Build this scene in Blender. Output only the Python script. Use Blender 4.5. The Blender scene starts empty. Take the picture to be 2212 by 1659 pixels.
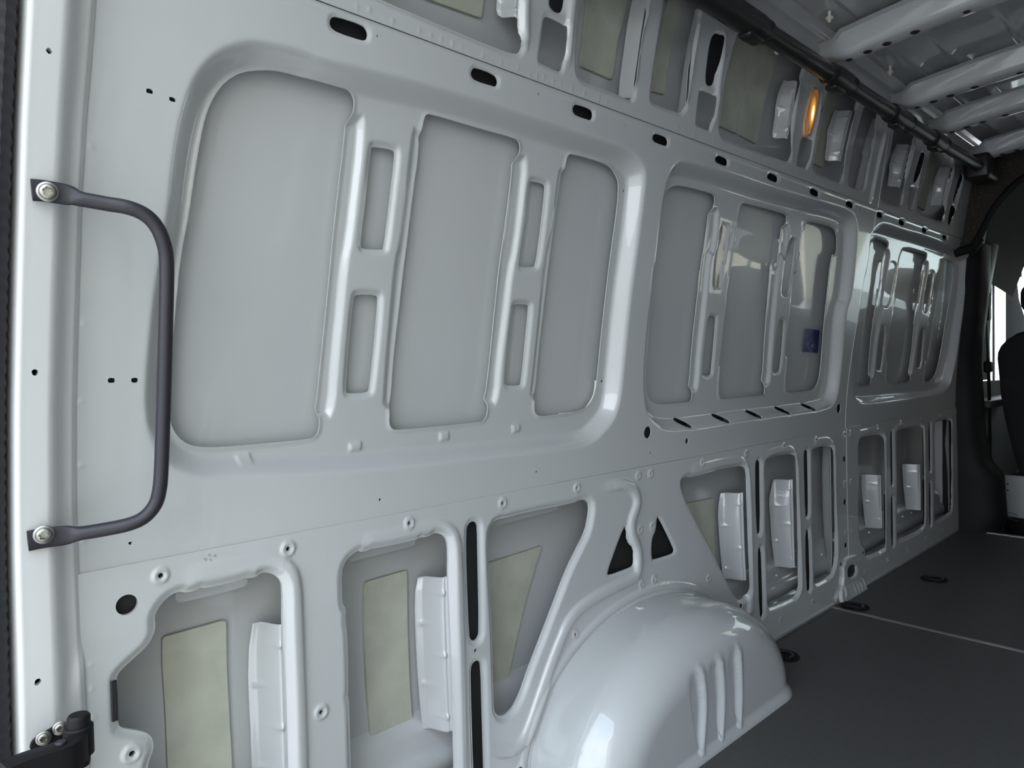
import bpy, bmesh, math, random
import numpy as np
from mathutils import Matrix, Vector
random.seed(4)
SKY_STRENGTH=1.95; SUN_ENERGY=2.1; EXPOSURE=1.58; LAMP_EMIT=1.8
S=bpy.context.scene
COL=S.collection
# ------------------------------------------------------------------ camera
cd=bpy.data.cameras.new('camera'); cam=bpy.data.objects.new('camera',cd); COL.objects.link(cam)
cd.sensor_width=36; cd.lens=36*1533/2212; cd.clip_start=.01
M=[[0.724874,-0.033438,0.688069],[-0.688625,-0.007907,0.725075],[-0.018805,-0.99941,-0.028758]]
cam.matrix_world=Matrix([[M[0][0],-M[0][1],-M[0][2],0.0],[M[1][0],-M[1][1],-M[1][2],-0.21],[M[2][0],-M[2][1],-M[2][2],0.90656],[0,0,0,1]])
S.camera=cam
# ------------------------------------------------------------------ light: bright hazy sky, soft sun, the open rear doors do the rest
w=bpy.data.worlds.new('sky'); S.world=w; w.use_nodes=True
nt=w.node_tree; bg=nt.nodes['Background']
tc=nt.nodes.new('ShaderNodeTexCoord'); sep=nt.nodes.new('ShaderNodeSeparateXYZ'); nt.links.new(tc.outputs['Generated'],sep.inputs[0])
cr=nt.nodes.new('ShaderNodeValToRGB'); nt.links.new(sep.outputs['Z'],cr.inputs[0])
cr.color_ramp.elements[0].position=0.0; cr.color_ramp.elements[0].color=(.83,.89,.94,1)
cr.color_ramp.elements[1].position=.7; cr.color_ramp.elements[1].color=(.50,.66,.86,1)
noi=nt.nodes.new('ShaderNodeTexNoise'); noi.inputs['Scale'].default_value=2.2; noi.inputs['Detail'].default_value=6
nt.links.new(tc.outputs['Generated'],noi.inputs['Vector'])
cl=nt.nodes.new('ShaderNodeValToRGB'); nt.links.new(noi.outputs['Fac'],cl.inputs[0])
cl.color_ramp.elements[0].position=.45; cl.color_ramp.elements[1].position=.62
mx=nt.nodes.new('ShaderNodeMix'); mx.data_type='RGBA'; nt.links.new(cl.outputs[0],mx.inputs['Factor']); nt.links.new(cr.outputs[0],mx.inputs['A']); mx.inputs['B'].default_value=(.90,.94,.98,1)
nt.links.new(mx.outputs['Result'],bg.inputs['Color']); bg.inputs['Strength'].default_value=SKY_STRENGTH
sl=bpy.data.lights.new('sun','SUN'); sl.energy=SUN_ENERGY; sl.angle=math.radians(3); sl.color=(1,.95,.88)
so=bpy.data.objects.new('sun',sl); COL.objects.link(so); so.location=(0,6,8)
so.rotation_euler=Vector((-.18,-.62,-.76)).to_track_quat('-Z','Y').to_euler()
vs=S.view_settings; vs.view_transform='Standard'; vs.look='None'; vs.gamma=1; vs.use_curve_mapping=False; vs.exposure=EXPOSURE
# ------------------------------------------------------------------ materials
def mat(name,col,rough=.5,coat=0,metal=0,bump=0,bscale=200,var=0,vscale=6,emit=0,trans=0,spec=.5,coat_rough=.03):
    m=bpy.data.materials.new(name); m.use_nodes=True; n=m.node_tree; p=n.nodes['Principled BSDF']
    p.inputs['Base Color'].default_value=(*col,1); p.inputs['Roughness'].default_value=rough; p.inputs['Metallic'].default_value=metal
    p.inputs['Coat Weight'].default_value=coat; p.inputs['Coat Roughness'].default_value=coat_rough; p.inputs['Specular IOR Level'].default_value=spec
    if trans: p.inputs['Transmission Weight'].default_value=trans
    if emit: p.inputs['Emission Color'].default_value=(*col,1); p.inputs['Emission Strength'].default_value=emit
    t=n.nodes.new('ShaderNodeTexCoord')
    if var:
        a=n.nodes.new('ShaderNodeTexNoise'); a.inputs['Scale'].default_value=vscale; a.inputs['Detail'].default_value=8; n.links.new(t.outputs['Object'],a.inputs['Vector'])
        r=n.nodes.new('ShaderNodeValToRGB'); r.color_ramp.elements[0].position=.35; r.color_ramp.elements[1].position=.65
        r.color_ramp.elements[0].color=(*[c*(1-var) for c in col],1); r.color_ramp.elements[1].color=(*[min(1,c*(1+var)) for c in col],1)
        n.links.new(a.outputs['Fac'],r.inputs[0]); n.links.new(r.outputs[0],p.inputs['Base Color'])
    if bump:
        b=n.nodes.new('ShaderNodeTexNoise'); b.inputs['Scale'].default_value=bscale; b.inputs['Detail'].default_value=3; n.links.new(t.outputs['Object'],b.inputs['Vector'])
        k=n.nodes.new('ShaderNodeBump'); k.inputs['Strength'].default_value=bump; k.inputs['Distance'].default_value=.002; n.links.new(b.outputs['Fac'],k.inputs['Height']); n.links.new(k.outputs[0],p.inputs['Normal'])
    return m
PAINT=mat('white_grey_paint',(.43,.442,.445),.32,coat=1,var=.012,vscale=3)
PAINT_LIT=mat('body_paint_lit',(.60,.605,.61),.45,coat=.35,coat_rough=.15)  # same body paint, lightened for the daylight on the rear-facing jamb
PRIMER_SHADE=mat('dark_primer_cavity_shade',(.012,.013,.014),.7)  # dark primer, also the painted shade on sheets behind holes
PAD=mat('beige_damping_sheet',(.40,.41,.345),.75,bump=.35,bscale=90,var=.10,vscale=14)
FOAM=mat('cream_foam',(.62,.55,.42),.9)
SEAL=mat('white_sealant',(.80,.78,.70),.4)
BLACKM=mat('satin_black_metal',(.020,.0195,.026),.42,spec=.35)
BLACKP=mat('black_plastic',(.0055,.0055,.006),.6,spec=.22)
DUCT=mat('black_duct_plastic',(.012,.0115,.011),.38)
RUBBER=mat('black_rubber',(.02,.021,.024),.6)
STEEL=mat('zinc_steel',(.30,.295,.27),.42,metal=1)
FLOOR=mat('dark_grey_floor_board',(.064,.0625,.062),.55,bump=.25,bscale=420,var=.06,vscale=60,spec=.35)
STRIP=mat('aluminium_strip',(.30,.30,.29),.35,metal=.6)
CARPET=mat('brown_black_carpet',(.030,.025,.021),.95,bump=.8,bscale=260,var=.6,vscale=160)
HEADL=mat('dark_headliner',(.011,.011,.0107),.9)
SEATM=mat('black_seat_fabric',(.012,.012,.013),.9,bump=.4,bscale=300)
GREYP=mat('grey_plastic',(.035,.035,.034),.55)
STICK=mat('navy_sticker',(.022,.03,.11),.35)
INK=mat('pale_ink',(.30,.34,.50),.5)
GROUND=mat('asphalt_yard',(.33,.32,.30),.9,bump=.4,bscale=60,var=.12,vscale=2)
# ------------------------------------------------------------------ helpers
def tag(o,label,cat=None,group=None,kind=None):
    o['label']=label
    if cat: o['category']=cat
    if group: o['group']=group
    if kind: o['kind']=kind
    return o
def empty(name,loc=(0,0,0)):
    o=bpy.data.objects.new(name,None); o.empty_display_size=.05; COL.objects.link(o); o.location=loc; return o
def link(name,me,m,parent=None,smooth=True):
    me.materials.append(m)
    if smooth: me.polygons.foreach_set('use_smooth',[True]*len(me.polygons))
    o=bpy.data.objects.new(name,me); COL.objects.link(o)
    if parent is not None:
        o.parent=parent; o.matrix_parent_inverse=Matrix.Translation(-Vector(parent.location))
    return o
def pyd(name,v,f,m,parent=None,smooth=True,auto=None):
    me=bpy.data.meshes.new(name); me.from_pydata([tuple(map(float,q)) for q in v],[],[tuple(q) for q in f]); me.update()
    o=link(name,me,m,parent,smooth)
    if auto is not None: me.set_sharp_from_angle(angle=math.radians(auto))
    return o
def fromb(name,bm,m,parent=None,smooth=True,auto=35):
    bmesh.ops.recalc_face_normals(bm,faces=bm.faces)
    me=bpy.data.meshes.new(name); bm.to_mesh(me); bm.free(); o=link(name,me,m,parent,smooth)
    if smooth and auto: me.set_sharp_from_angle(angle=math.radians(auto))
    return o
def bbox(bm,a,b,bev=0,seg=3):
    r=bmesh.ops.create_cube(bm,size=1); vs_=r['verts']
    for v in vs_: v.co=Vector([a[i]+(b[i]-a[i])*(v.co[i]+.5) for i in range(3)])
    if bev:
        es=list({e for v in vs_ for e in v.link_edges}); bmesh.ops.bevel(bm,geom=es,offset=bev,segments=seg,profile=.5,affect='EDGES')
def tube(bm,path,rad,n=12,cap=True,flat=None,upv=None):
    P=[Vector(p) for p in path]; rings=[]
    up=Vector(upv) if upv else None
    for i,p in enumerate(P):
        t=(P[min(i+1,len(P)-1)]-P[max(i-1,0)]).normalized()
        if up is None: u=t.orthogonal().normalized()
        else: u=(up-t*up.dot(t)).normalized()
        if up is None: up=u
        v=t.cross(u).normalized(); up=u if upv is None else up
        a,b=(rad[i] if isinstance(rad,list) else rad,)*2 if flat is None else flat[i]
        rings.append([bm.verts.new(p+u*(math.cos(2*math.pi*k/n)*a)+v*(math.sin(2*math.pi*k/n)*b)) for k in range(n)])
    for i in range(len(rings)-1):
        for k in range(n): bm.faces.new((rings[i][k],rings[i][(k+1)%n],rings[i+1][(k+1)%n],rings[i+1][k]))
    if cap: bm.faces.new(rings[0][::-1]); bm.faces.new(rings[-1])
def cyl(bm,c,ax,r,h,n=24,r2=None,bev=0):
    ax=Vector(ax).normalized(); u=ax.orthogonal().normalized(); v=ax.cross(u); r2=r if r2 is None else r2; c=Vector(c)
    prof_=[(r,0),(r,h-bev),(r-bev,h)] if bev else [(r,0),(r2,h)]
    rings=[[bm.verts.new(c+ax*hh+u*(math.cos(2*math.pi*k/n)*rr)+v*(math.sin(2*math.pi*k/n)*rr)) for k in range(n)] for rr,hh in prof_]
    for i in range(len(rings)-1):
        for k in range(n): bm.faces.new((rings[i][k],rings[i][(k+1)%n],rings[i+1][(k+1)%n],rings[i+1][k]))
    bm.faces.new(rings[0][::-1]); bm.faces.new(rings[-1])
def spl(P,n):
    P=[np.array(p,float) for p in P]; o=[]
    for i in range(len(P)-1):
        a=P[max(i-1,0)];b=P[i];c_=P[i+1];d=P[min(i+2,len(P)-1)]
        for k in range(n):
            t=k/n; o.append(.5*((2*b)+(-a+c_)*t+(2*a-5*b+4*c_-d)*t*t+(-a+3*b-3*c_+d)*t**3))
    o.append(P[-1]); return [tuple(map(float,q)) for q in o]
def chaikin(P,it=1,closed=True):
    P=np.array(P,float)
    for _ in range(it):
        Q=np.roll(P,-1,0) if closed else P[1:]
        B=P if closed else P[:-1]
        N=np.empty((2*len(B),2)); N[0::2]=.75*B+.25*Q; N[1::2]=.25*B+.75*Q
        if not closed: N=np.vstack([P[:1],N,P[-1:]])
        P=N
    return P
# wall section: widest at the belt, leaning inward above
PZ=np.array([-.2,0,.2,.4,.6,.72,.85,1.0,1.2,1.4,1.6,1.8,2.0]); PY=np.array([.855,.862,.867,.870,.872,.869,.856,.833,.796,.762,.733,.700,.66])
_zz=np.linspace(-.4,2.2,2601); _yy=np.interp(_zz,PZ,PY); _k=np.exp(-.5*(np.arange(-120,121)/40.)**2); _k/=_k.sum(); _yy=np.convolve(np.pad(_yy,120,mode='edge'),_k,'valid')
def prof(z): return np.interp(z,_zz,_yy)
def seg_d(P,x,z,closed=True):
    d=np.full(x.shape,1e9); n=len(P)
    for i in range(n if closed else n-1):
        a=P[i];b=P[(i+1)%n];ab=b-a;L=ab@ab
        if L<1e-14: continue
        t=np.clip(((x-a[0])*ab[0]+(z-a[1])*ab[1])/L,0,1)
        d=np.minimum(d,(x-a[0]-t*ab[0])**2+(z-a[1]-t*ab[1])**2)
    return np.sqrt(d)
def sdf(P,x,z):
    d=seg_d(P,x,z); ins=np.zeros(x.shape,bool); n=len(P)
    for i in range(n):
        a=P[i];b=P[(i+1)%n]
        if a[1]==b[1]: continue
        c=((a[1]>z)!=(b[1]>z))&(x<(b[0]-a[0])*(z-a[1])/(b[1]-a[1])+a[0]); ins^=c
    return np.where(ins,d,-d)
def sst(t): t=np.clip(t,0,1); return t*t*(3-2*t)
class Field:
    def __init__(s,xs,zs):
        s.xs=np.array(xs);s.zs=np.array(zs); s.X,s.Z=np.meshgrid(s.xs,s.zs,indexing='ij'); s.O=np.zeros(s.X.shape); s.P=np.full(s.X.shape,.05)
    def win(s,P,m):
        lo=P.min(0)-m;hi=P.max(0)+m
        i0,i1=np.searchsorted(s.xs,[lo[0],hi[0]]);j0,j1=np.searchsorted(s.zs,[lo[1],hi[1]]); return slice(max(i0-1,0),i1+1),slice(max(j0-1,0),j1+1)
    def recess(s,P,dep,wd,sm=1,crisp=0):
        P=chaikin(P,sm);w=s.win(P,.01); t=np.clip(sdf(P,s.X[w],s.Z[w])/wd,0,1); s.O[w]+=dep*(sst(t)*(1-crisp)+crisp*t)
    def bead(s,P,wd,h,sm=2,hmin=None,tap=.03):
        P=chaikin(P,sm,False); L=np.concatenate([[0],np.cumsum(np.linalg.norm(np.diff(P,axis=0),axis=1))]); q=np.linspace(0,L[-1],max(3,int(L[-1]/.006)))
        P=np.stack([np.interp(q,L,P[:,0]),np.interp(q,L,P[:,1])],-1); w=s.win(P,wd+.01); x=s.X[w];z=s.Z[w]; d=seg_d(P,x,z,False)/wd
        t=np.gradient(P,axis=0); v=np.abs(t[:,1])/np.maximum(np.linalg.norm(t,axis=1),1e-9)
        hv=(hmin+(h-hmin)*v**2) if hmin is not None else np.full(len(P),h)   # shallow along top and bottom runs, full height on the uprights
        hv=hv*sst(np.minimum(q,q[-1]-q)/tap) if tap else hv
        best=np.full(x.shape,1e9); hh=np.zeros(x.shape)
        for i in range(len(P)):
            e=(x-P[i,0])**2+(z-P[i,1])**2; k=e<best; best[k]=e[k]; hh[k]=hv[i]
        s.O[w]-=hh*np.sqrt(np.clip(1-d*d,0,1))*sst((1-d)*3)
    def hole(s,P,rimw=0,rimd=0,sm=1):
        P=chaikin(P,sm) if sm else np.array(P,float);w=s.win(P,.05+rimw); q=sdf(P,s.X[w],s.Z[w]); s.P[w]=np.minimum(s.P[w],-q)
        if rimw: s.O[w]+=rimd*sst((rimw+q)/rimw)
    def disc(s,x,z,r,dep,soft):
        w=s.win(np.array([[x-r,z-r],[x+r,z+r]]),.02); d=np.hypot(s.X[w]-x,s.Z[w]-z); s.O[w]+=dep*sst((r-d)/soft)
    def dot(s,x,z,r):
        w=s.win(np.array([[x-r,z-r],[x+r,z+r]]),.05); s.P[w]=np.minimum(s.P[w],np.hypot(s.X[w]-x,s.Z[w]-z)-r)
    def mesh(s,name,m,parent,x0=-9,x1=9,z0=-9,z1=9,off=0,fl=.004,flfn=None,base=prof):
        i0,i1=np.searchsorted(s.xs,x0-1e-6),np.searchsorted(s.xs,x1+1e-6); j0,j1=np.searchsorted(s.zs,z0-1e-6),np.searchsorted(s.zs,z1+1e-6)
        X=s.X[i0:i1,j0:j1];Z=s.Z[i0:i1,j0:j1];Y=base(Z)+s.O[i0:i1,j0:j1]+off;Ph=s.P[i0:i1,j0:j1]
        ni,nj=X.shape; V=np.stack([X,Y,Z],-1).reshape(-1,3); id_=np.arange(ni*nj).reshape(ni,nj); ph=Ph.reshape(-1)
        q=np.stack([id_[:-1,:-1],id_[1:,:-1],id_[1:,1:],id_[:-1,1:]],-1).reshape(-1,4); ins=ph[q]>0; k=ins.sum(1)
        full=q[k==4]; extra=[]; ev={}; nv=[]
        def cut(a,b):
            key=(a,b) if a<b else (b,a)
            if key not in ev:
                a_,b_=key; t=min(.97,max(.03,ph[a_]/(ph[a_]-ph[b_]))); ev[key]=len(V)+len(nv); nv.append(V[a_]*(1-t)+V[b_]*t)
            return ev[key]
        for c in q[(k>0)&(k<4)]:
            o=[]
            for n in range(4):
                a,b=int(c[n]),int(c[(n+1)%4])
                if ph[a]>0: o.append(a)
                if (ph[a]>0)!=(ph[b]>0): o.append(cut(a,b))
            extra.append(o)
        if nv: V=np.vstack([V,np.array(nv)])
        lens=np.concatenate([np.full(len(full),4),np.array([len(e) for e in extra],int)]).astype(int)
        loops=np.concatenate([full.reshape(-1),np.array([v for e in extra for v in e],int)]).astype(np.int64)
        st=np.concatenate([[0],np.cumsum(lens)[:-1]]); nxt=np.arange(len(loops))+1; nxt[st+lens-1]=st
        A=loops;B=loops[nxt]; N=len(V); key=A*N+B; rev=B*N+A; bd=~np.isin(key,rev); A=A[bd];B=B[bd]
        if fl or flfn:
            ub,iv=np.unique(np.concatenate([A,B]),return_inverse=True); base0=len(V); top=V[ub].copy(); bot=V[ub].copy(); bot[:,1]+=flfn(bot) if flfn else fl
            V=np.vstack([V,top,bot]); a=iv[:len(A)];b=iv[len(A):]; n=len(ub)
            fq=np.stack([base0+b,base0+a,base0+n+a,base0+n+b],-1)
            loops=np.concatenate([loops,fq.reshape(-1)]); lens=np.concatenate([lens,np.full(len(fq),4)])
        use=np.zeros(len(V),bool); use[loops]=True; mp=np.cumsum(use)-1; V=V[use]; loops=mp[loops]
        me=bpy.data.meshes.new(name); me.vertices.add(len(V)); me.vertices.foreach_set('co',V.reshape(-1).astype(np.float32))
        me.loops.add(len(loops)); me.loops.foreach_set('vertex_index',loops.astype(np.int32)); me.polygons.add(len(lens))
        me.polygons.foreach_set('loop_start',np.concatenate([[0],np.cumsum(lens)[:-1]]).astype(np.int32)); me.update(calc_edges=True); me.validate()
        return link(name,me,m,parent)
def patch(name,P,off,m,parent,step=.006,thick=.004,sm=0,zr=1.5):
    P=chaikin(P,sm) if sm else np.array(P,float); lo=P.min(0)-.01;hi=P.max(0)+.01
    F=Field(np.arange(lo[0],hi[0]+step,step),np.arange(lo[1],hi[1]+step*zr,step*zr)); F.P=sdf(P,F.X,F.Z); F.O+=off
    return F.mesh(name,m,parent,fl=thick)
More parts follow.
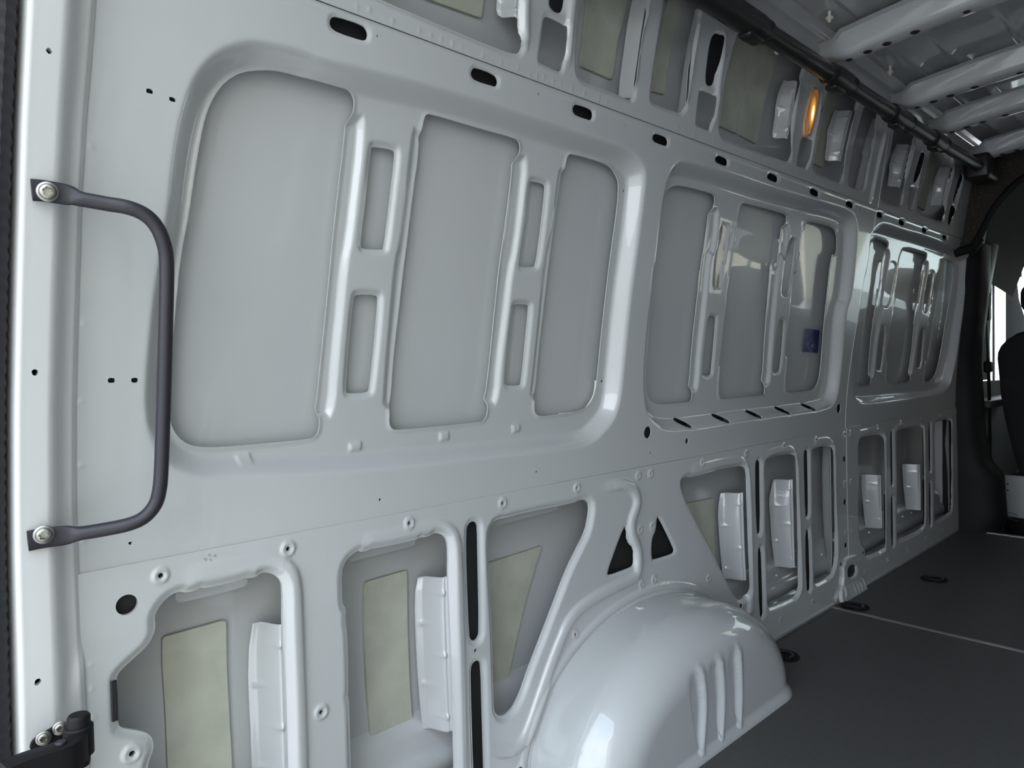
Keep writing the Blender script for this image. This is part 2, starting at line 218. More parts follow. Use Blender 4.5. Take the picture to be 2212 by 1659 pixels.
# ------------------------------------------------------------------ outlines on the wall, metres (x along the van, z up)
D={
'recess':[[[.327,1.1138],[.3327,1.1946],[.3411,1.2495],[.3556,1.3017],[.3849,1.3427],[.4223,1.366],[.4531,1.3756],[.5243,1.3807],[.548,1.3763],[.6877,1.385],[.8552,1.3902],[1.0604,1.388],[1.2331,1.3874],[1.3053,1.3848],[1.3524,1.3682],[1.3778,1.3418],[1.3797,1.2774],[1.3801,1.1743],[1.3785,1.0691],[1.3829,.9398],[1.3836,.8298],[1.3719,.7773],[1.3347,.7405],[1.274,.7083],[1.1824,.7082],[.9284,.7129],[.7414,.7175],[.5852,.724],[.4795,.7347],[.4072,.7402],[.3734,.7469],[.3411,.7645],[.3204,.7924],[.3083,.8242],[.3048,.8526],[.3043,.8849],[.3089,.9591],[.3146,1.0219]],[[1.4432,1.164],[1.4503,1.0536],[1.459,.9018],[1.4663,.8434],[1.4779,.7998],[1.4954,.7631],[1.525,.741],[1.5778,.7157],[1.743,.7108],[1.9293,.7151],[2.4517,.713],[2.6074,.7176],[2.664,.7345],[2.6955,.7962],[2.682,.9343],[2.6476,1.0808],[2.6752,1.1132],[2.6524,1.2543],[2.6299,1.3486],[2.598,1.3924],[2.554,1.4102],[2.469,1.4151],[2.2533,1.4095],[1.9396,1.4038],[1.7489,1.4072],[1.5222,1.4008],[1.4814,1.3865],[1.46,1.3555],[1.4481,1.3145],[1.4473,1.2236],[1.4515,1.1318]],[[2.7483,1.3469],[2.7738,1.3794],[2.8181,1.4035],[2.8862,1.4117],[3.1087,1.4097],[3.2883,1.4153],[3.7904,1.4097],[3.8996,1.4086],[3.9751,1.4],[4.0136,1.3757],[4.0054,1.3718],[4.0516,1.2549],[4.0875,1.0847],[4.1165,.9093],[4.0873,.7929],[4.0533,.7483],[3.9806,.7209],[3.8705,.706],[3.4815,.7094],[3.1145,.7117],[2.9148,.7161],[2.8658,.7355],[2.8404,.7614],[2.806,.8056],[2.7727,.9266],[2.774,1.0099],[2.7535,1.1625],[2.7663,1.264]]],
'wopen':[[[.4702,1.3459],[.4382,1.3357],[.4143,1.3162],[.3998,1.294],[.3899,1.269],[.3825,1.2321],[.3756,1.1785],[.37,1.1247],[.3611,1.0714],[.3559,.9947],[.3519,.9279],[.3508,.8715],[.3512,.8304],[.3577,.8138],[.3698,.7988],[.3878,.7901],[.4202,.7858],[.4945,.785],[.576,.7854],[.5874,.7898],[.5923,.8],[.5924,.8213],[.5887,.8322],[.589,.8401],[.5917,.8505],[.5962,.9266],[.6005,1.0042],[.6036,1.078],[.6038,1.1041],[.6091,1.2034],[.6145,1.2891],[.6148,1.3035],[.621,1.3168],[.6234,1.3316],[.6221,1.3408],[.6159,1.3489],[.6044,1.3513],[.6015,1.3509],[.5444,1.3502],[.494,1.3498]],[[.7621,1.3369],[.7646,1.3464],[.7743,1.3511],[.8903,1.35],[.983,1.3506],[.9943,1.3463],[.9998,1.3371],[.9976,1.322],[.99,1.3059],[.992,1.2915],[.9884,1.1864],[.9827,1.1087],[.9827,1.0191],[.9807,.9085],[.9766,.8476],[.9715,.8398],[.9756,.8283],[.9753,.7993],[.9673,.7901],[.9589,.7874],[.8353,.7865],[.749,.7866],[.7385,.7915],[.7334,.8019],[.7339,.8234],[.74,.8403],[.7412,.8517],[.7424,.9258],[.7475,1.01],[.7502,1.0844],[.7523,1.1129],[.7572,1.2128],[.7633,1.2903],[.7589,1.3181]],[[1.1355,1.3343],[1.1385,1.3458],[1.1499,1.3517],[1.2454,1.3518],[1.2847,1.3469],[1.311,1.3276],[1.3198,1.3118],[1.3239,1.2606],[1.3197,1.1519],[1.3221,1.0142],[1.3233,.8855],[1.3229,.8519],[1.3147,.8186],[1.291,.7975],[1.2526,.7905],[1.1939,.7887],[1.133,.7873],[1.1176,.7953],[1.1128,.8076],[1.1149,.8316],[1.1234,.8484],[1.1233,.9236],[1.1258,1.0413],[1.126,1.1399],[1.1317,1.2672],[1.1338,1.3151]],[[1.5005,1.3246],[1.5359,1.3475],[1.6122,1.3516],[1.7111,1.3521],[1.7279,1.347],[1.7336,1.3323],[1.7248,1.3068],[1.7266,1.287],[1.7273,1.1929],[1.7229,1.1933],[1.7311,1.057],[1.7375,.9261],[1.7441,.8497],[1.7391,.8355],[1.7501,.8062],[1.7451,.792],[1.7325,.7888],[1.6285,.7886],[1.5829,.79],[1.5429,.8036],[1.5215,.8411],[1.5174,.9015],[1.5106,1.0201],[1.4928,1.1057],[1.4856,1.2125],[1.4891,1.2946]],[[1.8624,1.3269],[1.867,1.3438],[1.8886,1.3523],[2.1237,1.3533],[2.1503,1.349],[2.1553,1.3343],[2.1487,1.313],[2.1499,1.2926],[2.1599,1.1794],[2.1093,1.2279],[2.1316,1.1],[2.1535,.9678],[2.1701,.8699],[2.1666,.8371],[2.1794,.7981],[2.1696,.7885],[1.9114,.7873],[1.8929,.7948],[1.8848,.8355],[1.8858,.9156],[1.8745,1.063],[1.8639,1.2059],[1.8741,1.2534]],[[2.2849,1.334],[2.2969,1.3525],[2.461,1.3544],[2.5122,1.349],[2.544,1.3238],[2.5598,1.2673],[2.5178,1.2646],[2.5482,1.0734],[2.5853,.8801],[2.5809,.8185],[2.5438,.7921],[2.4479,.7899],[2.344,.7883],[2.3208,.7979],[2.3166,.8326],[2.3076,.9693],[2.2838,1.135],[2.2684,1.2422],[2.3048,1.2445]],[[2.8483,1.3573],[3.0022,1.3549],[3.0204,1.3487],[3.0258,1.3224],[3.0166,1.2947],[3.0172,1.2624],[3.0353,1.1785],[3.0383,1.0307],[3.0723,.8449],[3.0911,.8094],[3.078,.7888],[2.926,.7907],[2.9012,.8419],[2.8335,1.039],[2.7993,1.1962],[2.8379,1.2742]],[[3.1738,1.3223],[3.1986,1.3518],[3.4555,1.3532],[3.498,1.3512],[3.4965,1.3218],[3.4926,1.2481],[3.4719,1.2038],[3.5587,.9813],[3.5697,.8653],[3.5616,.8265],[3.574,.7871],[3.2722,.7857],[3.2484,.8338],[3.2368,.9782],[3.2027,1.1535],[3.171,1.2892]],[[3.6897,1.349],[3.8425,1.3504],[3.8954,1.343],[3.9235,1.3121],[3.9367,1.2031],[3.9554,1.0341],[3.9635,.9109],[3.9413,.8267],[3.8763,.7888],[3.7733,.7808],[3.7615,.8162],[3.7415,1.03],[3.712,1.2142],[3.6913,1.322]]],
'wslot':[[[.6668,1.2773],[.7086,1.2796],[.7128,1.2745],[.7116,1.2448],[.7079,1.1796],[.7045,1.1138],[.7,1.1102],[.6611,1.1083],[.6569,1.1118],[.6567,1.1246],[.6609,1.1987],[.6633,1.2717]],[[.6539,1.0313],[.696,1.0327],[.7003,1.027],[.699,.9535],[.6938,.865],[.6894,.8591],[.6485,.8592],[.6445,.8642],[.6459,.9263],[.6499,1.0246]],[[1.0453,1.2806],[1.0819,1.2811],[1.0889,1.275],[1.0884,1.2076],[1.086,1.1363],[1.0838,1.1153],[1.0785,1.1101],[1.0399,1.1077],[1.034,1.1113],[1.0339,1.1316],[1.0379,1.1922],[1.0394,1.2751]],[[1.0336,1.0313],[1.0724,1.0323],[1.0778,1.0277],[1.078,.9405],[1.0759,.8637],[1.0718,.8588],[1.0326,.8592],[1.0276,.8636],[1.0275,.9404],[1.0291,1.0257]],[[1.7825,1.2825],[1.819,1.2822],[1.826,1.2738],[1.8299,1.1787],[1.8179,1.1878],[1.8285,1.1157],[1.8223,1.1116],[1.7906,1.1111],[1.7852,1.1295],[1.7767,1.1981],[1.7901,1.2216]],[[1.7895,1.0311],[1.8274,1.0323],[1.8367,1.0229],[1.8491,.8714],[1.8424,.8607],[1.8057,.8601],[1.7984,.8725],[1.7951,.9644]],[[2.204,1.288],[2.2404,1.2866],[2.2499,1.2769],[2.2506,1.2406],[2.2589,1.12],[2.25,1.1114],[2.2103,1.112],[2.2035,1.1304],[2.1926,1.2354]],[[2.2188,1.034],[2.2484,1.0349],[2.262,1.0243],[2.2797,.8791],[2.2726,.8622],[2.234,.8586],[2.2263,.8688],[2.2229,.9685]],[[3.0776,1.2815],[3.1315,1.2893],[3.1587,1.2745],[3.1649,1.186],[3.1557,1.1132],[3.0992,1.1109],[3.0868,1.1342]],[[3.1122,1.0324],[3.1693,1.0337],[3.1874,.9777],[3.2044,.8492],[3.1463,.849],[3.1337,.8789]],[[3.5683,1.2857],[3.631,1.2882],[3.6444,1.2779],[3.6548,1.1656],[3.6606,1.1111],[3.5911,1.1086],[3.5788,1.1396]],[[3.6049,1.0296],[3.6623,1.0284],[3.6819,.9824],[3.7122,.853],[3.6415,.8519],[3.6298,.8893]]],
'strip':[[[.6406,1.327],[.6477,1.3104],[.6472,1.2589],[.6431,1.1962],[.639,1.1202],[.6331,1.083],[.6304,1.0054],[.6256,.9131],[.6236,.8382],[.6104,.8094],[.5354,.8494],[.5486,.8382],[.5506,.9131],[.5554,1.0054],[.5581,1.083],[.564,1.1202],[.5681,1.1962],[.5722,1.2589],[.5727,1.3104],[.5656,1.287]],[[.745,1.332],[.739,1.3012],[.7363,1.2228],[.7303,1.1162],[.7249,1.1039],[.7229,1.0227],[.7206,.9259],[.7187,.8087],[.7937,.8487],[.7956,.9259],[.7979,1.0227],[.7999,1.1039],[.8053,1.1162],[.8113,1.2228],[.814,1.3012],[.82,1.292]],[[1.0156,1.3327],[1.0282,1.3065],[1.0271,1.252],[1.0261,1.1446],[1.0167,1.099],[1.0153,1.0045],[1.0091,.9081],[1.0096,.843],[.995,.8094],[.92,.8494],[.9346,.843],[.9341,.9081],[.9403,1.0045],[.9417,1.099],[.9511,1.1446],[.9521,1.252],[.9532,1.3065],[.9406,1.2927]],[[1.1195,1.3315],[1.1151,1.2806],[1.1154,1.2173],[1.1002,1.1214],[1.1045,1.0238],[1.1039,.9237],[1.0989,.8067],[1.1739,.8467],[1.1789,.9237],[1.1795,1.0238],[1.1752,1.1214],[1.1904,1.2173],[1.1901,1.2806],[1.1945,1.2915]],[[1.7522,1.3282],[1.7689,1.3057],[1.7743,1.1971],[1.7525,1.1959],[1.77,1.0586],[1.7748,.9163],[1.7826,.8389],[1.7672,.8094],[1.6922,.8494],[1.7076,.8389],[1.6998,.9163],[1.695,1.0586],[1.6775,1.1959],[1.6993,1.1971],[1.6939,1.3057],[1.6772,1.2882]],[[1.8605,1.3336],[1.8676,1.2762],[1.8712,1.182],[1.8621,1.1345],[1.8771,.9898],[1.8819,.8532],[1.9569,.8932],[1.9521,.9898],[1.9371,1.1345],[1.9462,1.182],[1.9426,1.2762],[1.9355,1.2936]],[[2.1642,1.3354],[2.193,1.3025],[2.196,1.2085],[2.1644,1.2329],[2.1764,1.1023],[2.2038,.9134],[2.2132,.8357],[2.1946,.8096],[2.1196,.8496],[2.1382,.8357],[2.1288,.9134],[2.1014,1.1023],[2.0894,1.2329],[2.121,1.2085],[2.118,1.3025],[2.0892,1.2954]],[[2.278,1.3358],[2.28,1.296],[2.2878,1.1888],[2.2575,1.1875],[2.2887,1.025],[2.3036,.8815],[2.3786,.9215],[2.3637,1.025],[2.3325,1.1875],[2.3628,1.1888],[2.355,1.296],[2.353,1.2958]],[[3.0242,1.3411],[3.0678,1.3154],[3.0626,1.2736],[3.0974,1.1142],[3.1012,.9769],[3.1172,.851],[3.0948,.8093],[3.0198,.8493],[3.0422,.851],[3.0262,.9769],[3.0224,1.1142],[2.9876,1.2736],[2.9928,1.3154],[2.9492,1.3011]],[[3.1828,1.3242],[3.1857,1.2217],[3.2203,1.049],[3.2381,.863],[3.3131,.903],[3.2953,1.049],[3.2607,1.2217],[3.2578,1.2842]],[[3.5124,1.3338],[3.5535,1.311],[3.5656,1.2058],[3.5719,1.0719],[3.5903,.9127],[3.5815,.8021],[3.5065,.8421],[3.5153,.9127],[3.4969,1.0719],[3.4906,1.2058],[3.4785,1.311],[3.4374,1.2938]],[[3.6823,1.3123],[3.6834,1.2126],[3.6977,1.0755],[3.728,.8646],[3.803,.9046],[3.7727,1.0755],[3.7584,1.2126],[3.7573,1.2723]]],
'pads_w':[[[.4468,.7722],[.4729,.7732],[.4749,.7555],[.4482,.7547]],[[.6499,.772],[.6766,.773],[.6771,.7569],[.6513,.7553]],[[.8511,.7736],[.8754,.7741],[.8775,.7575],[.8528,.7557]],[[1.0471,.7745],[1.0721,.7754],[1.0747,.7588],[1.0502,.7557]]],
'rail':[[[.5555,1.4265],[.5577,1.4338],[.5653,1.4382],[.611,1.4397],[.6211,1.4347],[.623,1.4261],[.6193,1.4186],[.6096,1.4166],[.5691,1.4162],[.5584,1.4197]],[[.8345,1.4245],[.838,1.4332],[.8449,1.4371],[.8877,1.4367],[.8978,1.4325],[.9006,1.4238],[.8956,1.4163],[.8861,1.4156],[.8471,1.4146],[.8376,1.4188]],[[1.1072,1.4249],[1.1099,1.433],[1.119,1.436],[1.1606,1.4368],[1.1697,1.4326],[1.1713,1.4221],[1.1663,1.4148],[1.154,1.4138],[1.1197,1.4141],[1.1096,1.4179]],[[1.3838,1.4222],[1.3875,1.4312],[1.4016,1.4351],[1.4361,1.4344],[1.4453,1.4304],[1.4474,1.4192],[1.44,1.414],[1.4055,1.4143],[1.3917,1.4154]],[[1.6591,1.4239],[1.6638,1.4323],[1.6771,1.4364],[1.7115,1.4353],[1.7213,1.4306],[1.7221,1.42],[1.7137,1.4151],[1.6777,1.4157],[1.6629,1.4182]],[[1.9396,1.4263],[1.9434,1.4348],[1.9587,1.4387],[1.9946,1.4371],[2.0042,1.4329],[2.0052,1.4221],[1.9948,1.4176],[1.9581,1.4184],[1.9432,1.4208]],[[2.2164,1.4261],[2.2199,1.4344],[2.2346,1.4381],[2.2727,1.4361],[2.2829,1.4318],[2.2837,1.4215],[2.2725,1.4173],[2.2312,1.418]],[[2.4981,1.4262],[2.5008,1.4349],[2.5181,1.439],[2.5557,1.4369],[2.5639,1.4306],[2.5639,1.4227],[2.555,1.4186],[2.5061,1.42]],[[2.7722,1.4276],[2.7767,1.4372],[2.8182,1.4395],[2.8358,1.4344],[2.8385,1.4237],[2.8214,1.4192],[2.7835,1.4205]],[[3.0076,1.43],[3.0113,1.4388],[3.055,1.4396],[3.0706,1.435],[3.0717,1.424],[3.0541,1.42],[3.015,1.4219]],[[3.0033,1.4299],[3.0044,1.4379],[3.0548,1.4409],[3.0634,1.4323],[3.0618,1.4209],[3.0161,1.4219]],[[3.2805,1.4313],[3.2817,1.4399],[3.3358,1.4393],[3.3437,1.4299],[3.3394,1.4209],[3.2902,1.4223]],[[3.557,1.4321],[3.5591,1.4395],[3.6137,1.44],[3.6207,1.4316],[3.6186,1.4241],[3.5676,1.4235]]],
'square':[[[.3014,1.2721],[.3098,1.2713],[.31,1.2656],[.3015,1.2661]],[[.3295,1.2683],[.3379,1.2673],[.3381,1.2619],[.3297,1.2625]],[[.2608,.8974],[.2696,.8976],[.2696,.8911],[.2613,.8908]],[[.2898,.8968],[.2979,.8968],[.298,.8902],[.2898,.8901]]],
'dots':[[.6384,1.4305,.0023],[1.0041,1.4283,.0025],[1.2763,1.4274,.0025],[.6943,.6681,.0028],[1.0936,.6703,.003],[.2869,.6666,.0026],[1.3416,1.304,.0034],[1.3439,.8599,.0038],[1.498,.7238,.0153],[.2792,.5829,.014],[1.6817,.6852,.008],[2.6983,.7168,.018],[2.744,.5235,.012],[2.7416,.3602,.012],[2.7421,.1969,.0108],[2.6944,.1349,.0071],[2.9058,.135,.0074],[.9059,.3344,.0043],[1.9534,.1625,.0076],[1.5132,.6696,.0032],[1.5138,.6698,.0035],[1.9136,.6696,.003],[2.3162,.67,.0034],[2.8661,.6703,.0025],[1.6416,1.4283,.0024],[1.9159,1.4284,.0027],[2.1675,1.4295,.0029],[2.6233,1.424,.0063],[1.6519,1.6707,.0034],[2.214,1.6704,.0034],[2.6732,1.6733,.0039]],
'boss':[[.324,.6138,.0112,.004],[.5167,.6148,.0121,.004],[.5661,.3309,.0124,.0041],[.754,.6163,.011,.0038],[.9882,.6182,.011,.0039],[1.2207,.6185,.0108,.0036],[1.4542,.6177,.0106,.0036],[1.5071,.6173,.0105,.0036],[.2785,.3747,.0125,.0043],[1.204,.2841,.0099,.0039],[1.4578,.4798,.0102,.0039],[1.5111,.4805,.0104,.004],[1.4589,.3413,.0102,.0039],[1.5124,.3412,.0104,.004],[1.0162,.0522,.011,.0042],[1.7536,.6187,.0106,.0039],[2.0009,.6187,.0105,.0037],[2.2502,.6177,.0107,.004],[2.497,.618,.0109,.0042],[3.0807,.6161,.0112,.0039],[3.3575,.616,.0105,.0035],[3.6297,.6161,.0113,.0038],[3.9019,.6141,.0109,.0035],[4.1679,.6152,.0104,.0031],[1.7754,.2852,.0106,.0043],[2.2018,.0532,.0109,.0044],[2.4418,.0527,.0106,.0041],[3.164,.0528,.012,.0042],[3.4139,.0508,.0119,.0045],[3.665,.0516,.0118,.0039],[3.9148,.0486,.0116,.0041],[2.7447,.6151,.0121,.0042],[2.7974,.6156,.0117,.0043],[2.7448,.4292,.012,.0042],[2.7992,.4283,.0116,.0043],[2.7445,.2419,.012,.0042],[2.7976,.2422,.0116,.0043],[2.9126,.056,.0099,.0031]],
'slant':[[[1.7167,.7189],[1.7109,.7179],[1.7024,.7192],[1.6921,.7226],[1.6817,.7276],[1.6729,.7334],[1.6668,.7391],[1.6645,.7439],[1.6662,.747],[1.6717,.7481],[1.6802,.7469],[1.6905,.7436],[1.7009,.7387],[1.71,.7329],[1.7162,.727],[1.7186,.7221]],[[1.9166,.7185],[1.9103,.7175],[1.9012,.7187],[1.8904,.722],[1.8794,.7269],[1.87,.7326],[1.8637,.7383],[1.8612,.7431],[1.8631,.7462],[1.869,.7473],[1.8781,.7462],[1.889,.7429],[1.9,.7381],[1.9096,.7324],[1.9162,.7266],[1.9187,.7217]],[[2.1159,.719],[2.1096,.718],[2.1003,.7193],[2.0891,.7226],[2.0776,.7273],[2.0678,.7329],[2.0611,.7384],[2.0584,.7429],[2.0602,.7459],[2.0661,.7469],[2.0754,.7458],[2.0867,.7426],[2.0982,.7378],[2.1082,.7323],[2.1151,.7267],[2.1179,.722]],[[2.3148,.7191],[2.3082,.7182],[2.2984,.7194],[2.2865,.7227],[2.2744,.7275],[2.264,.733],[2.2568,.7384],[2.2539,.743],[2.2558,.7459],[2.262,.7469],[2.2718,.7458],[2.2837,.7426],[2.2959,.7379],[2.3065,.7323],[2.3139,.7268],[2.3169,.7221]],[[2.513,.72],[2.5062,.7191],[2.4962,.7202],[2.484,.7233],[2.4718,.7278],[2.4613,.7331],[2.4541,.7383],[2.4513,.7427],[2.4532,.7456],[2.4596,.7466],[2.4696,.7455],[2.4817,.7425],[2.494,.738],[2.5047,.7328],[2.5121,.7275],[2.515,.723]]],
'lopen':[[[.3179,.54],[.3163,.5539],[.3208,.5639],[.3295,.5741],[.3403,.5806],[.3533,.5828],[.3586,.5783],[.3752,.5785],[.381,.5821],[.3887,.5782],[.4405,.5785],[.4492,.5814],[.4552,.5784],[.4689,.5783],[.4716,.5826],[.4805,.5831],[.4932,.5779],[.5033,.5681],[.5076,.5546],[.5064,.4892],[.508,.3974],[.5068,.2558],[.5063,.2074],[.4926,.1957],[.3285,.2422],[.3077,.2475],[.298,.2654],[.2997,.3407],[.3043,.3565],[.3087,.3637],[.3092,.3769],[.3054,.3873],[.2965,.3955],[.273,.4083],[.2664,.414],[.2652,.4199],[.2656,.4762],[.2658,.4848],[.2699,.49],[.282,.4994],[.2963,.5083],[.3068,.5163],[.3143,.5276]],[[.6168,.5186],[.6173,.5508],[.6221,.566],[.6346,.5783],[.6518,.5844],[.6538,.5802],[.6721,.5804],[.6786,.5833],[.685,.5807],[.7729,.5798],[.7837,.5836],[.7908,.5809],[.8072,.5823],[.811,.5855],[.8221,.5847],[.835,.5788],[.843,.5683],[.846,.5465],[.8452,.492],[.8458,.3488],[.8456,.1963],[.8437,.0995],[.8346,.0851],[.6392,.1246],[.6245,.1421],[.6229,.2134],[.6244,.3325],[.6207,.3392],[.624,.3462],[.6253,.4408],[.6218,.4715],[.6241,.4845],[.6225,.4916],[.6173,.497]],[[.9534,.5575],[.9635,.5781],[.981,.5848],[1.0118,.583],[1.0208,.5849],[1.1149,.5851],[1.2174,.5825],[1.2446,.5878],[1.2638,.5821],[1.2745,.5695],[1.2708,.5444],[1.2584,.5099],[1.2242,.4726],[1.1909,.4364],[1.1471,.3723],[1.1047,.3106],[1.0688,.2596],[1.0487,.2287],[1.0338,.2035],[1.012,.1794],[.9915,.1719],[.9718,.175],[.9593,.1865],[.9559,.2038],[.9569,.2518],[.9573,.3804],[.9536,.4775]],[[1.6529,.5718],[1.6633,.5844],[1.6927,.5855],[1.7052,.5806],[1.8253,.5815],[1.8442,.5867],[1.9459,.5835],[1.9814,.5836],[1.9995,.5685],[1.9999,.4979],[2.0079,.2223],[2.0069,.2014],[1.9845,.1779],[1.9537,.1776],[1.9343,.19],[1.874,.2676],[1.8249,.3331],[1.7099,.4754],[1.6698,.5335]],[[2.1281,.5698],[2.149,.585],[2.1835,.5857],[2.2071,.5888],[2.304,.5862],[2.3289,.5803],[2.3385,.5665],[2.3405,.1472],[2.3246,.1045],[2.3053,.1005],[2.1378,.1081],[2.1305,.1181],[2.1307,.1727],[2.1303,.3913]],[[2.4707,.5705],[2.4948,.5874],[2.6167,.5851],[2.6386,.5724],[2.6476,.5338],[2.6438,.1924],[2.6243,.1335],[2.6,.1075],[2.4848,.1056],[2.4677,.1186],[2.4706,.3348]],[[2.8888,.54],[2.9016,.5828],[2.9343,.5894],[3.1128,.5855],[3.1446,.5749],[3.1562,.5472],[3.1566,.4202],[3.1527,.1396],[3.1369,.1026],[2.9502,.1101],[2.938,.1221],[2.9342,.1578],[2.8909,.1849],[2.8813,.24]],[[3.315,.5713],[3.3277,.5825],[3.359,.5853],[3.5966,.5831],[3.6316,.5828],[3.6523,.5696],[3.6564,.4963],[3.656,.2608],[3.649,.13],[3.6252,.1035],[3.3078,.1084],[3.3,.1186],[3.3117,.353]],[[3.8294,.5731],[3.8451,.5817],[3.8918,.5843],[4.037,.5843],[4.0736,.5808],[4.0931,.5641],[4.0968,.4046],[4.093,.1994],[4.0772,.1248],[4.059,.1123],[3.8248,.1053],[3.8132,.1122],[3.826,.3833]]],
'lslot':[[[.8939,.5781],[.9003,.5894],[.9106,.593],[.9206,.5891],[.9264,.5787],[.9255,.5159],[.9241,.3649],[.9183,.3539],[.9079,.3511],[.8988,.3562],[.8944,.3668],[.8929,.4915]],[[.8953,.2886],[.8981,.3065],[.9084,.3121],[.9206,.3075],[.9251,.295],[.9247,.2001],[.9237,.093],[.9221,.0431],[.9083,.0333],[.8946,.0455],[.8942,.1486]],[[2.0686,.5742],[2.0746,.5885],[2.0856,.5905],[2.0941,.5847],[2.098,.5709],[2.0936,.3711],[2.084,.355],[2.0711,.3611],[2.0677,.4355]],[[2.0734,.2942],[2.0799,.3144],[2.0908,.3133],[2.0981,.2785],[2.0981,.1055],[2.0859,.0897],[2.0745,.1008]],[[2.4076,.5654],[2.4151,.5871],[2.4312,.5891],[2.4415,.5768],[2.4401,.3703],[2.4284,.3526],[2.414,.3608]],[[2.4085,.2748],[2.4197,.313],[2.4344,.3105],[2.4396,.2511],[2.4386,.1081],[2.4238,.0907],[2.4103,.1087]],[[3.239,.5777],[3.2551,.5928],[3.2667,.582],[3.2674,.3679],[3.2508,.3506],[3.2382,.3609]],[[3.2336,.2992],[3.251,.3117],[3.2622,.295],[3.2562,.1057],[3.2394,.0929],[3.2263,.107]],[[3.7436,.5795],[3.7604,.5927],[3.7749,.5821],[3.7727,.3607],[3.7557,.3507],[3.7415,.3619]],[[3.7392,.2975],[3.7549,.3114],[3.7688,.2937],[3.7622,.1067],[3.7415,.0935],[3.7294,.1075]]],
'tri':[[[1.397,.4995],[1.4062,.494],[1.4081,.4607],[1.4326,.4366],[1.4332,.4012],[1.431,.3938],[1.415,.3913],[1.3324,.3901],[1.3268,.3988],[1.3615,.4503]],[[1.5354,.4996],[1.5467,.4956],[1.6099,.4049],[1.6134,.3927],[1.5973,.3891],[1.5164,.391],[1.5091,.3956],[1.5088,.4288],[1.5148,.4498],[1.5305,.467]]],
'bead':[[[1.3014,.6083],[1.3907,.6058],[1.425,.5936],[1.4434,.5736],[1.449,.5512],[1.4386,.5309],[1.422,.5103],[1.421,.4833],[1.4358,.4533],[1.4491,.4273],[1.4471,.3767],[1.4324,.3642],[1.3635,.3605],[1.3039,.3557],[1.247,.3475],[1.2029,.3334],[1.1758,.3157],[1.1595,.2956],[1.1273,.2528],[1.0851,.1875],[1.0438,.1216],[1.0196,.1009],[.988,.0985],[.9538,.1135],[.9382,.1418]],[[.3536,.6021],[.4026,.604],[.4748,.6007],[.5002,.5929],[.5166,.5756],[.5219,.5492],[.522,.4226],[.5213,.2555],[.5204,.1946]],[[.6484,.5971],[.7358,.5961],[.8064,.598],[.8358,.5914],[.8561,.5712],[.8605,.531],[.8597,.3792],[.8558,.1187],[.8557,.0758]],[[1.6924,.601],[1.9214,.6044],[1.9768,.5968],[2.0036,.5668],[2.0075,.4462],[2.0096,.2563],[2.0077,.131],[1.9905,.1093]],[[2.1331,.6031],[2.2747,.6039],[2.3182,.5928],[2.3363,.568],[2.3399,.3944],[2.3486,.1483],[2.339,.1042],[2.3001,.0964]],[[2.4699,.6046],[2.5833,.6065],[2.6278,.5932],[2.6461,.5602],[2.6433,.3472],[2.652,.1933],[2.6353,.1339],[2.5878,.1006]],[[2.8727,.6048],[3.0906,.6052],[3.1406,.5893],[3.1611,.5544],[3.1485,.1428],[3.1356,.0986],[3.0992,.0959]],[[3.2794,.5966],[3.5647,.5977],[3.6344,.5903],[3.6592,.5674],[3.6573,.3094],[3.6515,.1269],[3.6207,.1041]],[[3.7963,.5955],[4.0186,.5978],[4.0686,.5919],[4.0932,.5699],[4.0813,.4073],[4.0824,.2538],[4.067,.1283],[4.0312,.1085]]],
'weldspots':[[.5975,1.4592,.0026],[.6194,1.4619,.0027],[.6627,1.4585,.0027],[.7145,1.4583,.0028],[.7383,1.4591,.0029],[.7606,1.4581,.0029],[.7848,1.4578,.0029],[.8054,1.4592,.003],[.8539,1.457,.0031],[.8988,1.4588,.0031],[.9421,1.4601,.0032],[.9733,1.4556,.0033],[.992,1.4574,.0033],[1.0109,1.4607,.0033],[1.0374,1.4593,.0034],[1.0597,1.4598,.0034],[1.0932,1.4576,.0035],[1.1312,1.4591,.0035],[1.1776,1.4577,.0036],[1.2031,1.4588,.0036],[1.2951,1.4586,.0038],[1.3608,1.4545,.0039],[.2326,.9684,.0028],[.2296,.8672,.0029],[.2293,.7833,.0029],[.2393,1.188,.0026],[.2306,.6815,.0029],[.2328,.5136,.0029],[.2326,.4804,.0029],[.2331,.4408,.0029],[.2342,.3907,.0029]],
